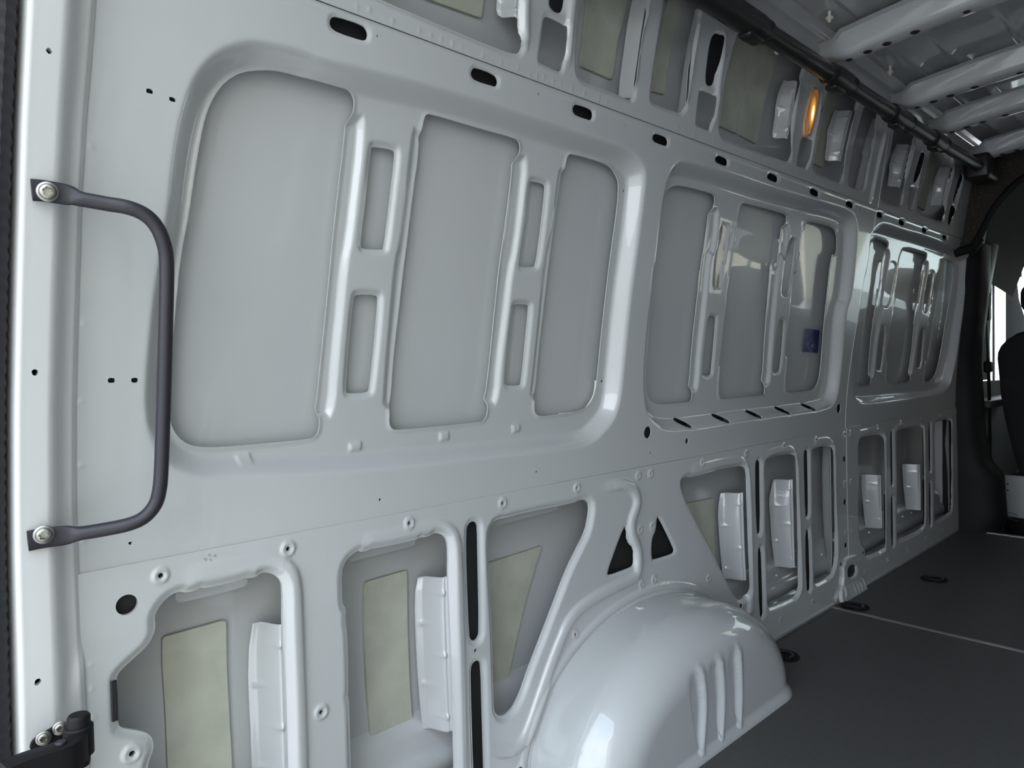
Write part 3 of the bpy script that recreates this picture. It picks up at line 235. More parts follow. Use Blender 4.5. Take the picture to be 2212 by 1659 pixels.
'topen':[[[.5833,1.4893],[.636,1.4851],[.7139,1.4835],[.8906,1.4806],[.9254,1.482],[.9391,1.4846],[.9476,1.4915],[.9493,1.5016],[.9384,1.5258],[.9347,1.5517],[.9345,1.6104],[.9403,1.6857],[.6181,1.5897]],[[1.0978,1.6299],[1.0979,1.6012],[1.0999,1.5433],[1.1016,1.5142],[1.1067,1.4948],[1.1166,1.4853],[1.1366,1.4812],[1.2492,1.4838],[1.2826,1.4813],[1.2928,1.4869],[1.2945,1.5003],[1.2936,1.5487],[1.2987,1.6142],[1.305,1.695],[1.3141,1.7605],[1.1066,1.7041]],[[1.3713,1.7159],[1.3673,1.6435],[1.3593,1.551],[1.3582,1.5031],[1.3664,1.494],[1.4583,1.4956],[1.476,1.4964],[1.492,1.5069],[1.4988,1.5279],[1.4906,1.6031],[1.4943,1.6797],[1.5116,1.745],[1.515,1.7909],[1.3773,1.7636]],[[1.6779,1.6999],[1.6632,1.6148],[1.6514,1.5421],[1.6558,1.4974],[1.669,1.4834],[1.6956,1.478],[2.0307,1.4821],[2.051,1.4871],[2.0539,1.4997],[2.0305,1.5502],[2.0261,1.6247],[2.0451,1.7129],[2.0551,1.7479],[2.0738,1.7898],[1.7105,1.7821]],[[2.2468,1.7377],[2.2263,1.6896],[2.2105,1.6088],[2.2035,1.5134],[2.2183,1.4906],[2.2514,1.4833],[2.4058,1.4834],[2.4256,1.4881],[2.4345,1.4997],[2.4204,1.5346],[2.4168,1.5742],[2.4292,1.6531],[2.4522,1.7242],[2.4638,1.7598],[2.2614,1.7814]],[[2.524,1.7468],[2.5047,1.6853],[2.4876,1.5973],[2.4832,1.5109],[2.486,1.4907],[2.5066,1.4835],[2.5942,1.4844],[2.6155,1.4911],[2.6292,1.5057],[2.6299,1.5417],[2.6353,1.6245],[2.6392,1.7027],[2.6429,1.7594],[2.5427,1.7679]],[[2.8164,1.7573],[2.8003,1.6124],[2.7823,1.5138],[2.7836,1.49],[2.8216,1.4802],[2.9802,1.4864],[3.0028,1.4991],[2.9742,1.555],[3.0051,1.7102],[3.0251,1.7638]],[[3.2302,1.7548],[3.1913,1.6381],[3.1726,1.5116],[3.1828,1.49],[3.5122,1.4884],[3.5228,1.5021],[3.4872,1.5541],[3.4941,1.5901],[3.5228,1.7201],[3.5431,1.7653]]],
'tslotblack':[[[1.5692,1.6817],[1.5795,1.7022],[1.5973,1.7099],[1.6175,1.709],[1.6209,1.6962],[1.6094,1.6016],[1.6007,1.5874],[1.5817,1.5836],[1.5705,1.5921],[1.5685,1.623]],[[3.1086,1.6784],[3.1188,1.7054],[3.1355,1.7116],[3.1505,1.7064],[3.1141,1.5937],[3.1017,1.5885],[3.0878,1.5911],[3.087,1.6084]],[[3.6421,1.7081],[3.6628,1.7158],[3.6756,1.71],[3.6372,1.5961],[3.6235,1.5913],[3.6098,1.5959]],[[1.0122,1.603],[1.0128,1.5921],[1.0254,1.5848],[1.0407,1.5861],[1.0499,1.5937],[1.052,1.6155],[1.0543,1.6582],[1.0125,1.6443]]],
'tslot':[[[1.0001,1.5632],[1.0036,1.5692],[1.0141,1.5715],[1.0584,1.5706],[1.0637,1.565],[1.0634,1.4925],[1.0586,1.484],[1.0499,1.4818],[1.0014,1.4836],[.9952,1.489],[.9975,1.515]],[[1.548,1.5609],[1.5579,1.5684],[1.6087,1.5692],[1.6192,1.5655],[1.62,1.5474],[1.6145,1.489],[1.6078,1.4827],[1.5568,1.4832],[1.5483,1.4875]],[[2.1117,1.5614],[2.1167,1.5685],[2.1629,1.5714],[2.1738,1.5673],[2.1667,1.4882],[2.1608,1.4835],[2.1104,1.4833],[2.1037,1.4867],[2.1044,1.5266]],[[3.0618,1.5634],[3.0708,1.5711],[3.1186,1.5735],[3.126,1.5682],[3.1273,1.4909],[3.0603,1.4885]],[[3.5943,1.5721],[3.6425,1.5751],[3.6385,1.4908],[3.5835,1.4898]]],
'tbead':[[[.9437,1.6176],[.9447,1.5781],[.9508,1.5261],[.9556,1.492]],[[1.0722,1.6464],[1.0697,1.5892],[1.0707,1.532],[1.0717,1.4917]],[[1.3086,1.6926],[1.2918,1.609],[1.2891,1.4963]],[[1.5076,1.7253],[1.4955,1.6543],[1.4943,1.5628],[1.4944,1.5087]],[[1.6184,1.7315],[1.6218,1.6735],[1.6238,1.57],[1.6203,1.496]],[[2.044,1.7269],[2.0355,1.6526],[2.0349,1.5707],[2.0408,1.5275],[2.059,1.489]],[[2.185,1.7262],[2.1879,1.6478],[2.1779,1.5689],[2.1704,1.4868]],[[2.4495,1.7309],[2.4303,1.651],[2.4179,1.5722],[2.4208,1.5158],[2.4216,1.489]],[[2.6296,1.7262],[2.6255,1.6275],[2.6139,1.5371],[2.6047,1.4859]],[[3.0261,1.7368],[3.0009,1.6201],[2.9755,1.5534],[2.9851,1.4981]],[[3.1452,1.7215],[3.1253,1.6086],[3.1085,1.4956]],[[3.5365,1.7342],[3.5065,1.6076],[3.4976,1.5362],[3.5076,1.4952]],[[3.6827,1.7235],[3.657,1.6043],[3.6176,1.4941]],[[2.7342,1.7197],[2.7082,1.5997],[2.687,1.4507]]],
'pad':[[[.3541,.489],[.4534,.4907],[.452,.4127],[.4531,.3343],[.4548,.2399],[.4561,.2025],[.355,.2214],[.3549,.2809],[.3546,.3692],[.3526,.4435]],[[.719,.4927],[.8169,.495],[.8141,.3637],[.8155,.253],[.8218,.1323],[.7231,.1302],[.7218,.1786],[.7162,.301],[.7145,.4213]],[[1.0141,.4629],[1.2045,.4694],[1.1494,.3578],[1.1048,.2467],[1.0682,.1356],[1.0514,.132],[1.045,.1454],[1.0363,.2669],[1.0258,.4085]],[[.7317,1.5573],[.7951,1.5597],[.9106,1.5652],[.913,1.5996],[.9121,1.6402],[.7283,1.6035]],[[1.2002,1.6899],[1.2018,1.6498],[1.1987,1.5539],[1.3094,1.5529],[1.3163,1.6443],[1.3291,1.6975],[1.3312,1.7311],[1.3304,1.7797],[1.1976,1.7354]],[[1.4854,1.7795],[1.4744,1.6995],[1.4633,1.5643],[1.5164,1.5688],[1.5167,1.6447],[1.5301,1.7429],[1.5401,1.7967]],[[1.8193,1.8066],[1.7836,1.6401],[1.7791,1.5495],[1.879,1.5479],[1.8861,1.6551],[1.9184,1.7948],[1.9173,1.8257]],[[1.9232,1.8096],[1.8906,1.6562],[1.8847,1.5481],[1.9936,1.5419],[2.0014,1.6536],[2.0449,1.8014],[2.0206,1.8227]],[[2.4078,1.7878],[2.3859,1.6697],[2.3773,1.5535],[2.4525,1.5526],[2.4627,1.6443],[2.4838,1.7684]],[[3.4764,1.8014],[3.4302,1.6438],[3.4088,1.5567],[3.5233,1.5505],[3.5343,1.6597],[3.605,1.7822]],[[1.8004,.4792],[1.986,.4716],[1.9855,.3814],[1.9797,.2523],[1.898,.364],[1.823,.4773]]],
'tab':[[[.3619,.5732],[.4725,.5729],[.4745,.5546],[.4705,.5512],[.4364,.5501],[.405,.5497],[.3656,.5499],[.3619,.553]],[[.656,.578],[.81,.5726],[.8094,.5544],[.7482,.5528],[.7072,.5522],[.6599,.5518],[.6568,.5553]],[[.9964,.5721],[1.2049,.5811],[1.2255,.5597],[1.1624,.5588],[1.0002,.5564]]],
'bracket':[[[[.4926,.9558,.4771],[.4845,.9554,.436],[.4833,.9552,.4153],[.4818,.9549,.3948],[.4817,.9543,.3556],[.4824,.9535,.3028],[.4826,.9525,.2346],[.483,.9519,.1973]],[[.5099,.8849,.4862],[.5104,.8845,.4458],[.5111,.8842,.4201],[.5113,.8839,.3945],[.511,.8832,.3435],[.5107,.8826,.3053],[.5103,.8818,.2519],[.5101,.8812,.2159]]],[[[.8341,.9558,.4785],[.8267,.9555,.452],[.8242,.9551,.415],[.8243,.9545,.3648],[.8256,.9535,.3016],[.8289,.9526,.2376],[.8337,.9512,.1681]],[[.8499,.8849,.4891],[.8497,.8845,.4501],[.8497,.8841,.4072],[.8496,.8832,.346],[.8498,.8824,.2908],[.8501,.8816,.2385],[.8507,.8805,.1793]]],[[[2.0016,.9559,.4863],[1.9879,.9555,.4464],[1.9855,.9551,.4093],[1.9903,.954,.3335],[2.0014,.9526,.2399],[2.0073,.9522,.2127]],[[2.0129,.8849,.4932],[2.0133,.8845,.4468],[2.0144,.8839,.3938],[2.0154,.8829,.325],[2.0193,.8818,.2502],[2.0209,.8813,.217]]],[[[2.3532,.9558,.4847],[2.3262,.9553,.4302],[2.3226,.955,.4012],[2.3321,.9533,.2872],[2.3515,.9515,.1781]],[[2.3524,.8849,.4912],[2.3541,.8843,.435],[2.3558,.8837,.3822],[2.3548,.8822,.2831],[2.3549,.8806,.1854]]],[[[3.1469,.955,.4049],[3.1487,.9541,.3387],[3.1623,.9529,.2617],[3.1799,.9513,.1718]],[[3.1771,.8841,.4063],[3.1753,.883,.3366],[3.1764,.8818,.2556],[3.1772,.8805,.1793]]],[[[3.6541,.9549,.3941],[3.6543,.9542,.3476],[3.664,.9531,.2744],[3.688,.9513,.1713]],[[3.681,.8839,.3951],[3.6794,.8831,.3422],[3.6785,.8821,.2759],[3.6751,.8805,.1782]]],[[[2.7777,.9567,.57],[2.7574,.9555,.4495],[2.7591,.9538,.3167],[2.7693,.9521,.2073],[2.7958,.9504,.1356],[2.7857,.9481,.0441]],[[2.6642,.8859,.5853],[2.6643,.8847,.4681],[2.6632,.8831,.3414],[2.6641,.8816,.2383],[2.6603,.8804,.1755],[2.6477,.8782,.0894]]],[[[4.2951,.9567,.5677],[4.2669,.9554,.4351],[4.2893,.9531,.2709],[4.2985,.9509,.1559],[4.3326,.9482,.0475]],[[4.1233,.8858,.5823],[4.1282,.8845,.4527],[4.125,.8825,.2978],[4.1198,.8807,.1898],[4.1053,.8783,.0938]]],[[[.932,.7866,1.6385],[.9311,.7934,1.5975],[.9316,.7957,1.5811],[.9357,.797,1.5727]],[[.9413,.7411,1.6236],[.9416,.7474,1.5835],[.9418,.7497,1.5674],[.9424,.7515,1.5554]]],[[[1.3315,.7647,1.7718],[1.3297,.7727,1.7227],[1.3225,.7812,1.6717],[1.3163,.8006,1.5477],[1.3175,.8052,1.5161]],[[1.3217,.7202,1.7505],[1.3159,.7283,1.7013],[1.3117,.7374,1.646],[1.3045,.755,1.531],[1.3054,.7607,1.4919]]],[[[1.5804,.7623,1.7858],[1.5659,.7761,1.7026],[1.562,.7867,1.638],[1.5569,.7994,1.5561],[1.5528,.8035,1.5275]],[[1.5264,.7199,1.7523],[1.5138,.733,1.6727],[1.5053,.7435,1.6092],[1.5109,.7547,1.5328],[1.5083,.7587,1.5055]]],[[[2.0701,.7707,1.7354],[2.0465,.7776,1.6935],[2.0415,.7836,1.6567],[2.0451,.7879,1.6307],[2.0443,.7955,1.5824],[2.049,.7977,1.5676]],[[2.0605,.7255,1.7182],[2.0584,.7308,1.6861],[2.059,.7371,1.6481],[2.0565,.7415,1.621],[2.0524,.749,1.5726],[2.0479,.7515,1.5553]]],[[[2.4392,.7711,1.7325],[2.4225,.7767,1.6987],[2.4071,.7828,1.6621],[2.4152,.788,1.6301],[2.4156,.7955,1.5828],[2.4222,.7976,1.5679]],[[2.4706,.7242,1.7263],[2.4607,.7294,1.6948],[2.454,.7351,1.6601],[2.4456,.7409,1.6249],[2.4388,.7484,1.5766],[2.4352,.7508,1.5597]]],[[[2.7934,.7724,1.7854],[2.7557,.7831,1.7204],[2.7331,.7936,1.657],[2.748,.7962,1.6412],[2.7316,.8045,1.59],[2.7181,.8146,1.5198]],[[2.6678,.7212,1.744],[2.6634,.7304,1.6883],[2.6597,.7399,1.6307],[2.658,.7429,1.6126],[2.6545,.75,1.5653],[2.6545,.76,1.4966]]],[[[3.0257,.7705,1.7361],[2.9986,.7771,1.6963],[2.9844,.7848,1.6497],[2.9958,.7887,1.6262],[2.9967,.7966,1.5753]],[[3.0362,.7242,1.726],[3.0266,.7315,1.6816],[3.0211,.739,1.6366],[3.017,.7438,1.6075],[2.9992,.7509,1.5591]]],[[[3.5623,.7699,1.74],[3.5303,.7775,1.694],[3.5189,.7842,1.6533],[3.5233,.7888,1.6255],[3.5258,.7969,1.5734]],[[3.549,.7241,1.7268],[3.5421,.7313,1.6829],[3.5376,.7372,1.6471],[3.5368,.7419,1.6188],[3.5207,.7505,1.5617]]]],
'foam':[[[[1.7365,.8514,1.1708],[1.7306,.8561,1.1456],[1.7381,.8679,1.0816],[1.7465,.8817,1.0071]],[[1.7448,.8485,1.1702],[1.7549,.8545,1.1379],[1.7578,.8674,1.0683],[1.7565,.8805,.9968]]],[[[2.1566,.8511,1.1722],[2.163,.864,1.1028],[2.1707,.8788,1.0227],[2.1803,.8888,.9621]],[[2.1667,.8483,1.1716],[2.1911,.8608,1.1039],[2.1937,.8777,1.0123],[2.1841,.8861,.9604]]],[[[3.0329,.8495,1.181],[3.0495,.862,1.1133],[3.0518,.8748,1.0441]],[[3.0468,.8467,1.1802],[3.0723,.8576,1.1208],[3.0834,.8743,1.031]]],[[[3.5262,.8481,1.1888],[3.5298,.8611,1.1183],[3.5407,.873,1.0543]],[[3.5399,.8459,1.1841],[3.5677,.8593,1.112],[3.5661,.8723,1.0417]]]],
'sealant':[[1.334,.862],[1.3342,.8439],[1.3287,.8214],[1.3051,.7963],[1.283,.7901],[1.2555,.7873],[1.2097,.7873]],
'sticker':[[2.46,1.011],[2.5735,1.006],[2.588,.9235],[2.4636,.9281]],
'edgetrim':[[[.2551,.8638,.4839],[.2552,.8637,.4736],[.2552,.8635,.4523],[.2553,.8633,.4288]],[[.2639,.8718,.4811],[.2643,.8717,.468],[.2643,.8715,.4464],[.2641,.8712,.4245]]],
'wall_edge':[[.2419,1.3568],[.2393,1.312],[.2325,1.212],[.2286,1.1291],[.2277,1.0632],[.2246,.9376],[.2231,.8578],[.2218,.7221],[.2226,.6917],[.2228,.6394],[.2232,.5771],[.224,.4729],[.2255,.376]],
'jamb_left':[[.163,1.3156],[.1572,1.1852],[.1532,1.0502],[.1515,.99],[.1481,.8632],[.1463,.752],[.1452,.6851],[.1441,.5717],[.1422,.4475]],
'jamb_dots':[[.1856,1.2706,.0034],[.1711,.9068,.0039],[.1659,.5253,.0042]],
'handle':[[.1672,.7567,1.1151],[.1816,.7566,1.1157],[.2043,.7549,1.114],[.2156,.7525,1.1109],[.2402,.7432,1.1072],[.2603,.7338,1.104],[.2771,.7299,1.0977],[.2896,.7291,1.0862],[.2986,.7305,1.0675],[.3038,.7356,1.0398],[.3044,.7484,.9651],[.3037,.7619,.8765],[.3013,.7724,.786],[.299,.7757,.7526],[.294,.7798,.7316],[.2819,.7841,.7166],[.2656,.7893,.7095],[.2413,.7994,.7056],[.215,.8094,.7033],[.2005,.8124,.7031],[.1764,.8144,.7037],[.1597,.8144,.7029]],
'handle_bolt':[[.1823,.7499,1.1143],[.1758,.8073,.7089]],
'hinge_pin':[[.2005,.7859,.4859],[.1984,.7852,.4235]],
'hinge_arm':[[.206,.7855,.4495],[.1944,.7685,.4509],[.1802,.7625,.4499],[.1611,.7605,.4497],[.1382,.7585,.45],[.1189,.7555,.4487]],
'hinge_plate':[[.1536,.4477],[.155,.4567],[.1615,.4614],[.1862,.4691],[.1907,.4669],[.193,.4578],[.1931,.4499],[.1632,.44]],
'hinge_bolt':[[.1677,.8106,.459],[.1854,.8107,.4651]],
'tube':[[1.2791,.63,1.6933],[1.4455,.63,1.6849],[1.6156,.63,1.7061],[1.9764,.63,1.7046],[2.6503,.63,1.7059],[3.0192,.63,1.7112],[3.6062,.63,1.7233]],
'tube_cpl':[[1.6116,.63,1.7108],[1.6323,.63,1.7031],[2.0663,.63,1.7109],[2.1621,.63,1.7118],[2.5529,.63,1.7068],[2.684,.63,1.7134],[2.959,.63,1.7178],[3.0814,.63,1.7173]],
'lamp':[[2.1462,1.7073],[2.1219,1.6941],[2.1103,1.6662],[2.1005,1.6135],[2.0997,1.5834],[2.1099,1.5734],[2.1344,1.5758],[2.1465,1.5838],[2.1585,1.6136],[2.1698,1.6737],[2.1705,1.698],[2.1609,1.7078]],
'arch_ribs':[[[1.3931,.2002],[1.4007,.1197],[1.3866,.0254]],[[1.4739,.1986],[1.4799,.1121],[1.4705,.0266]],[[1.559,.1974],[1.5613,.105],[1.5557,.0256]]],
'arch_grooves':[[[1.3464,.1998],[1.3584,.1154],[1.3741,.0323]],[[1.4292,.2006],[1.4407,.1136],[1.4578,.0335]],[[1.5111,.2035],[1.5251,.1089],[1.5437,.0321]]],
'footbr':[[2.6966,.8534,.138],[2.8107,.8536,.1449],[2.849,.8533,.131],[2.8732,.8508,.0327],[2.898,.8494,-.0168],[2.7525,.8498,-.0066],[2.6576,.8503,.0104],[2.6984,.8517,.0661],[2.7322,.853,.1185],[2.8188,.8527,.1095],[2.8204,.8517,.0692],[2.7329,.8518,.0703]],
'bpillar':[[3.9946,1.3703],[4.0485,1.23],[4.104,1.035],[4.1473,.8836],[4.1693,.7545],[4.1748,.7094],[4.1943,.3958],[4.1899,.1874],[4.1812,.0113]],
'stamp':[[[.3904,.6297],[.3926,.6322],[.3931,.6273],[.3952,.6293]],[[.3998,.6288],[.3988,.6277],[.3994,.626],[.4014,.6248],[.4025,.626],[.4018,.6276],[.3998,.6288]],[[.385,.624],[.3848,.625],[.3863,.6263],[.3881,.6247],[.3886,.6235],[.3882,.6226],[.3867,.6221]],[[.3928,.6222],[.393,.6231],[.3939,.6237],[.3948,.6226],[.3945,.6213],[.3946,.6199],[.3961,.6204]],[[.3866,.6174],[.3888,.6149],[.3904,.6162]]]}
# ================================================================== LEFT WALL
wall_l=empty('wall_left',(2.2,.87,0)); tag(wall_l,'white-grey stamped sheet-metal side wall of the cargo van','wall',kind='structure')
ZB,ZT,XS=.638,1.449,2.765
xs=np.concatenate([np.arange(.19,1.25,.0028),np.arange(1.25,2.0,.0038),np.linspace(2.0,XS,150)[:-1],np.linspace(XS,4.205,210)])
zs=np.concatenate([np.linspace(-.01,ZB,200)[:-1],np.linspace(ZB,ZT,250)[:-1],np.linspace(ZT,1.81,105)])
F=Field(xs,zs)
for P in D['recess']: F.recess(P,.035,.036,2)
for P in D['strip']: F.recess(P,.010,.012,1,.8)
for P in D['pads_w']: F.recess(P,-.004,.003,0)
for P in D['wopen']: F.hole(P,.008,-.002)
for k_,P in enumerate(D['wslot']): F.hole(P,.011 if k_<4 else .007,.006 if k_<4 else .004)
for P in D['rail']: F.hole(P,.006,.003)
for P in D['square']: F.hole(P,0,0,0)
for P in D['slant']: F.hole(P,.006,.002,0)
for x,z,r in D['dots']: F.dot(x,z,max(r,.0022))
for x,z,r,h in D['boss']: F.disc(x,z,r*1.15,-.0035,.004); F.disc(x,z,r*.72,.0025,.003); F.dot(x,z,h)
for P in D['bead'][:1]: F.bead(P,.016,.009,tap=.11)
for P in D['bead'][1:]: F.bead(P,.019,.010,2,.002)
for P in D['lopen']: F.hole(P,.014,.009)
for P in D['lslot']: F.hole(P,.012,.006)
for P in D['tri']: F.hole(P,.006,.003)
for P in D['tbead']: F.bead(P,.012,.009)
for P in D['topen']: F.hole(P,.010,.005)
for P in D['tslot']+D['tslotblack']: F.hole(P,.007,.004)
for x,z,r in D['weldspots']: F.disc(x,z,.0045,-.0013,.003)
x_=1.47
while x_<4.0: F.disc(x_,1.461+.004*random.random(),.005,-.0013,.003); x_+=random.choice([.03,.045,.06])
# weld flange round the wheel arch
AX,AA,AH=1.47,.43,.30
t=np.linspace(0,math.pi,40); F.bead(np.stack([AX-(AA+.022)*np.cos(t),(AH+.02)*np.sin(t)],-1),.012,.005,tap=0)
F.bead(np.stack([AX-(AA+.004)*np.cos(t),(AH+.003)*np.sin(t)],-1),.007,.005,tap=0)
F.bead(np.array([[.2,1.44],[4.2,1.44]]),.004,.001)
for a,b in ((0,XS),(XS,9)):
    f=-.0012 if a else 0
    F.mesh('upper_side_panel',PAINT,wall_l,a,b,ZB,ZT,f,fl=.0025)
    F.mesh('lower_side_panel',PAINT,wall_l,a,b,-1,ZB,-.0045+f,flfn=lambda v:np.interp(v[:,0],[.3,1.2,2.2],[.006,.004,.0012]))
    F.mesh('roof_side_frame',PAINT,wall_l,a,b,ZT,9,-.0035+f,fl=.0015)
# outer skin behind the openings
def skin(name,rows,m,x0=.17,x1=4.21):
    X=np.linspace(x0,x1,80); V=[];Fc=[]
    for z,o in rows:
        for x in X: V.append((x,prof(z)+o,z))
    n=len(X)
    for j in range(len(rows)-1):
        for i in range(n-1): Fc.append((j*n+i,j*n+i+1,(j+1)*n+i+1,(j+1)*n+i))
    return pyd(name,V,Fc,m,wall_l)
def lerp_rows(a,b,n): return [(a[0]+(b[0]-a[0])*i/n,a[1]+(b[1]-a[1])*i/n) for i in range(n+1)]
skin('lower_outer_skin',lerp_rows((-.12,.105),(.66,.105),24)+[(.70,.075)],PAINT)
skin('window_blank_panel',[(.70,.075),(.72,.060)]+lerp_rows((.722,.060),(1.392,.060),50)+[(1.397,.10)],PAINT)
skin('upper_outer_skin',[(1.397,.10),(1.46,.10)]+lerp_rows((1.47,.085),(1.84,.085),20),PAINT)
# dark sheets standing in for the shade inside the box sections
patch('rail_shade_sheet',[[.2,1.405],[4.19,1.405],[4.19,1.47],[.2,1.47]],.028,PRIMER_SHADE,wall_l,.02)
def shade_sheet(name,P,gap,g=.006):   # dark sheet behind a hole: cavity shade put into colour, wide for oblique views
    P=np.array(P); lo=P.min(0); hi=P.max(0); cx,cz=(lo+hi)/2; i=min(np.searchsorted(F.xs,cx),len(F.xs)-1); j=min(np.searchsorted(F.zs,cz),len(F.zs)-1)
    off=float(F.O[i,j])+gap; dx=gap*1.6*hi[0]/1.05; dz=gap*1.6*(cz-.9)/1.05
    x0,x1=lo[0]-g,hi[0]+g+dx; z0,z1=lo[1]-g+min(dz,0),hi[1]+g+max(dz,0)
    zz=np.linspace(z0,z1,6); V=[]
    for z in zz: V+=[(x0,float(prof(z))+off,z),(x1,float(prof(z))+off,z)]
    return pyd(name,V,[(2*k,2*k+1,2*k+3,2*k+2) for k in range(5)],PRIMER_SHADE,wall_l)
for P in D['lslot']: shade_sheet('slot_shade_sheet',P,.016)
for P in D['tri']: shade_sheet('wheelhouse_shade_sheet',P,.022)
for P in D['tslotblack']: shade_sheet('slot_shade_sheet',P,.012,.004)
for P in D['square']: shade_sheet('hole_shade_sheet',P,.010,.003)
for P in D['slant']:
    o=shade_sheet('hole_shade_sheet',P,.010,.003)
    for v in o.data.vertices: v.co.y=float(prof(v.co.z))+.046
for x,z,r in D['dots']+[(b[0],b[1],b[3]) for b in D['boss']]: shade_sheet('hole_shade_sheet',[[x-r,z-r],[x+r,z+r]],.006 if r<.01 else .012,.001)
# characters pressed into the sheet above the first opening
def stroke(P):
    bm=bmesh.new(); tube(bm,[(x,float(prof(z))-.0047,z) for x,z in P],.00045,6); o=fromb('pressed_character',bm,STRIP,wall_l)
for P in D['stamp']: stroke(P)
for x,z in ((1.95,1.775),(3.55,1.775)):
    bm=bmesh.new(); cyl(bm,(x,float(prof(z))+.03,z),(-.2,-1,-.2),.011,.012,20,bev=.003); fromb('grommet',bm,SEAL,wall_l)
for P in D['pad']:
    up=np.mean(np.array(P)[:,1])>1; tag(patch('damping_pad',P,.077 if up else .097,PAD,wall_l,.005,.007),'pale beige sound-damping sheet')
for P in D['tab']: patch('stiffener_tab',P,.055,PAINT,wall_l,.006,.003)
# bent reinforcement brackets in the openings
def resamp(P,n):
    P=np.array(P); d=np.concatenate([[0],np.cumsum(np.linalg.norm(np.diff(P,axis=0),axis=1))]); s=np.linspace(0,d[-1],n); return np.stack([np.interp(s,d,P[:,k]) for k in range(3)],-1)
def bracket(name,LR,m,nr=90,nc=22,dents=True,top_bump=True,lip=.004):
    L=resamp(LR[0],nr);R=resamp(LR[1],nr)+(np.array([.012,.006,0]) if dents is not None else 0); V=[];Fc=[]
    leng=np.linalg.norm(L[-1]-L[0]); ndent=max(3,int(leng/.06))
    for i in range(nr):
        for j in range(nc):
            u=j/(nc-1); p=L[i]*(1-u)+R[i]*u; g=.12*sst(u/.3)+.78*sst((u-.25)/.55)+.10*sst((u-.85)/.15); p[1]=L[i][1]+(R[i][1]-L[i][1])*g
            if dents:
                for k in range(ndent):
                    v=(k+.5)/ndent*leng; s=i/(nr-1)*leng; uc=.68 if k%2==0 else .34
                    p[1]-=.006*math.exp(-((s-v)/.0045)**2-((u-uc)/.15)**2)
            V.append(p)
    for i in range(nr-1):
        for j in range(nc-1): a=i*nc+j; Fc.append((a,a+nc,a+nc+1,a+1))
    o=pyd(name,V,Fc,m,wall_l); md=o.modifiers.new('sheet','SOLIDIFY'); md.thickness=.0018; md.offset=0
    return o
for i,b in enumerate(D['bracket']): bracket('reinforcement_bracket',b,PAINT,dents=i not in (6,7,9,10,13))
for b in D['foam']: bracket('foam_strip',b,FOAM,16,5,None)
bracket('edge_trim',D['edgetrim'],RUBBER,16,6,None)
bm=bmesh.new(); tube(bm,spl([(x,prof(z)+.047,z) for x,z in D['sealant']],4),.0022,8); fromb('sealant_bead',bm,SEAL,wall_l)
# pressed sill rail along the bottom of the cavity
prof_s=[(.105,.20),(.088,.185),(.080,.165),(.080,.135),(.072,.128),(.060,.118),(.060,.085),(.068,.078),(.05,.06),(.05,-.02)]
V=[];Fc=[];Xs=np.linspace(.2,4.19,60)
for o_,z in prof_s:
    for x in Xs: V.append((x,prof(z)+o_,z))
n=len(Xs)
for j in range(len(prof_s)-1):
    for i in range(n-1): a=j*n+i; Fc.append((a,a+n,a+n+1,a+1))
pyd('sill_rail',V,Fc,PAINT,wall_l,auto=50)
for x in (.62,.89,2.35,2.5,2.72,3.2,3.35,3.62,3.74,3.85,3.98,4.06):
    bm=bmesh.new(); cyl(bm,(x,prof(.15)+.081,.15),(0,-1,0),.006,.008,12,.003); fromb('sill_stud',bm,PAINT,wall_l)
# foot bracket of the middle pillar
q=D['footbr']; ym=.8535
def xz(i): return q[i][0],q[i][2]
bm=bmesh.new(); outer=[xz(i) for i in (0,1,2,3,4,5,6,7)]; 
xA,zA=2.70,.138
FB=Field(np.linspace(2.64,2.92,80),np.linspace(-.008,.16,60)); FB.P=sdf(chaikin([[2.70,.14],[2.81,.148],[2.855,.135],[2.87,.04],[2.90,-.02],[2.76,-.02],[2.655,-.02],[2.66,.03],[2.698,.066]],1),FB.X,FB.Z)
FB.O-=.014+.010*np.clip((.05-FB.Z)/.05,0,1); FB.hole([[2.735,.07],[2.735,.117],[2.815,.113],[2.82,.07]],.006,.004)
for k in range(4): FB.bead(np.array([[2.775+.03*k,.05],[2.79+.032*k,-.006]]),.007,.004)
FB.bead(np.array([[2.70,.066],[2.69,0.0]]),.008,.006)
tag(FB.mesh('pillar_foot_bracket',PAINT,wall_l,fl=.014),'white pillar foot bracket with a square hole')
patch('bracket_shade_sheet',[[2.73,.065],[2.825,.065],[2.825,.12],[2.73,.12]],-.006,PRIMER_SHADE,wall_l,.01,.003)  # dark sheet painting the shade inside the bracket hole
# ------------------------------------------------------------------ rear door jamb (left)
zj=np.linspace(-.05,1.80,420)
we=np.array(sorted(D['wall_edge'],key=lambda p:p[1])); jl=np.array(sorted(D['jamb_left'],key=lambda p:p[1]))
pe=np.polyfit(we[:,1],we[:,0],3); pj=np.polyfit(jl[:,1],jl[:,0],2)
xe=lambda z:np.interp(z,we[:,1],we[:,0]) ; xj=lambda z:np.interp(z,jl[:,1],jl[:,0])
def jamb_y(u):  # 0 wall side .. 1 rear edge
    return np.interp(u,[0,.02,.05,.16,.26,.36,.45,.8,.90,.95,.98,1.0],[.0,-.006,-.010,-.014,-.022,-.036,-.044,-.050,-.052,-.048,-.036,.02])
U=np.linspace(0,1,110); Uu,Zu=np.meshgrid(U,zj,indexing='ij')
class JF(Field): pass
JFd=JF(U,zj); sm_=jamb_y(np.linspace(-.2,1.2,1401)); sm_=np.convolve(np.pad(sm_,60,mode='edge'),np.ones(121)/121,'valid')
JFd.O=np.interp(Uu,np.linspace(-.2,1.2,1401),sm_)
JFd.X=xe(Zu)+(xj(Zu)-.004-xe(Zu))*Uu
for x,z,r in D['jamb_dots']: JFd.P=np.minimum(JFd.P,np.hypot(JFd.X-x,JFd.Z-z)-r)
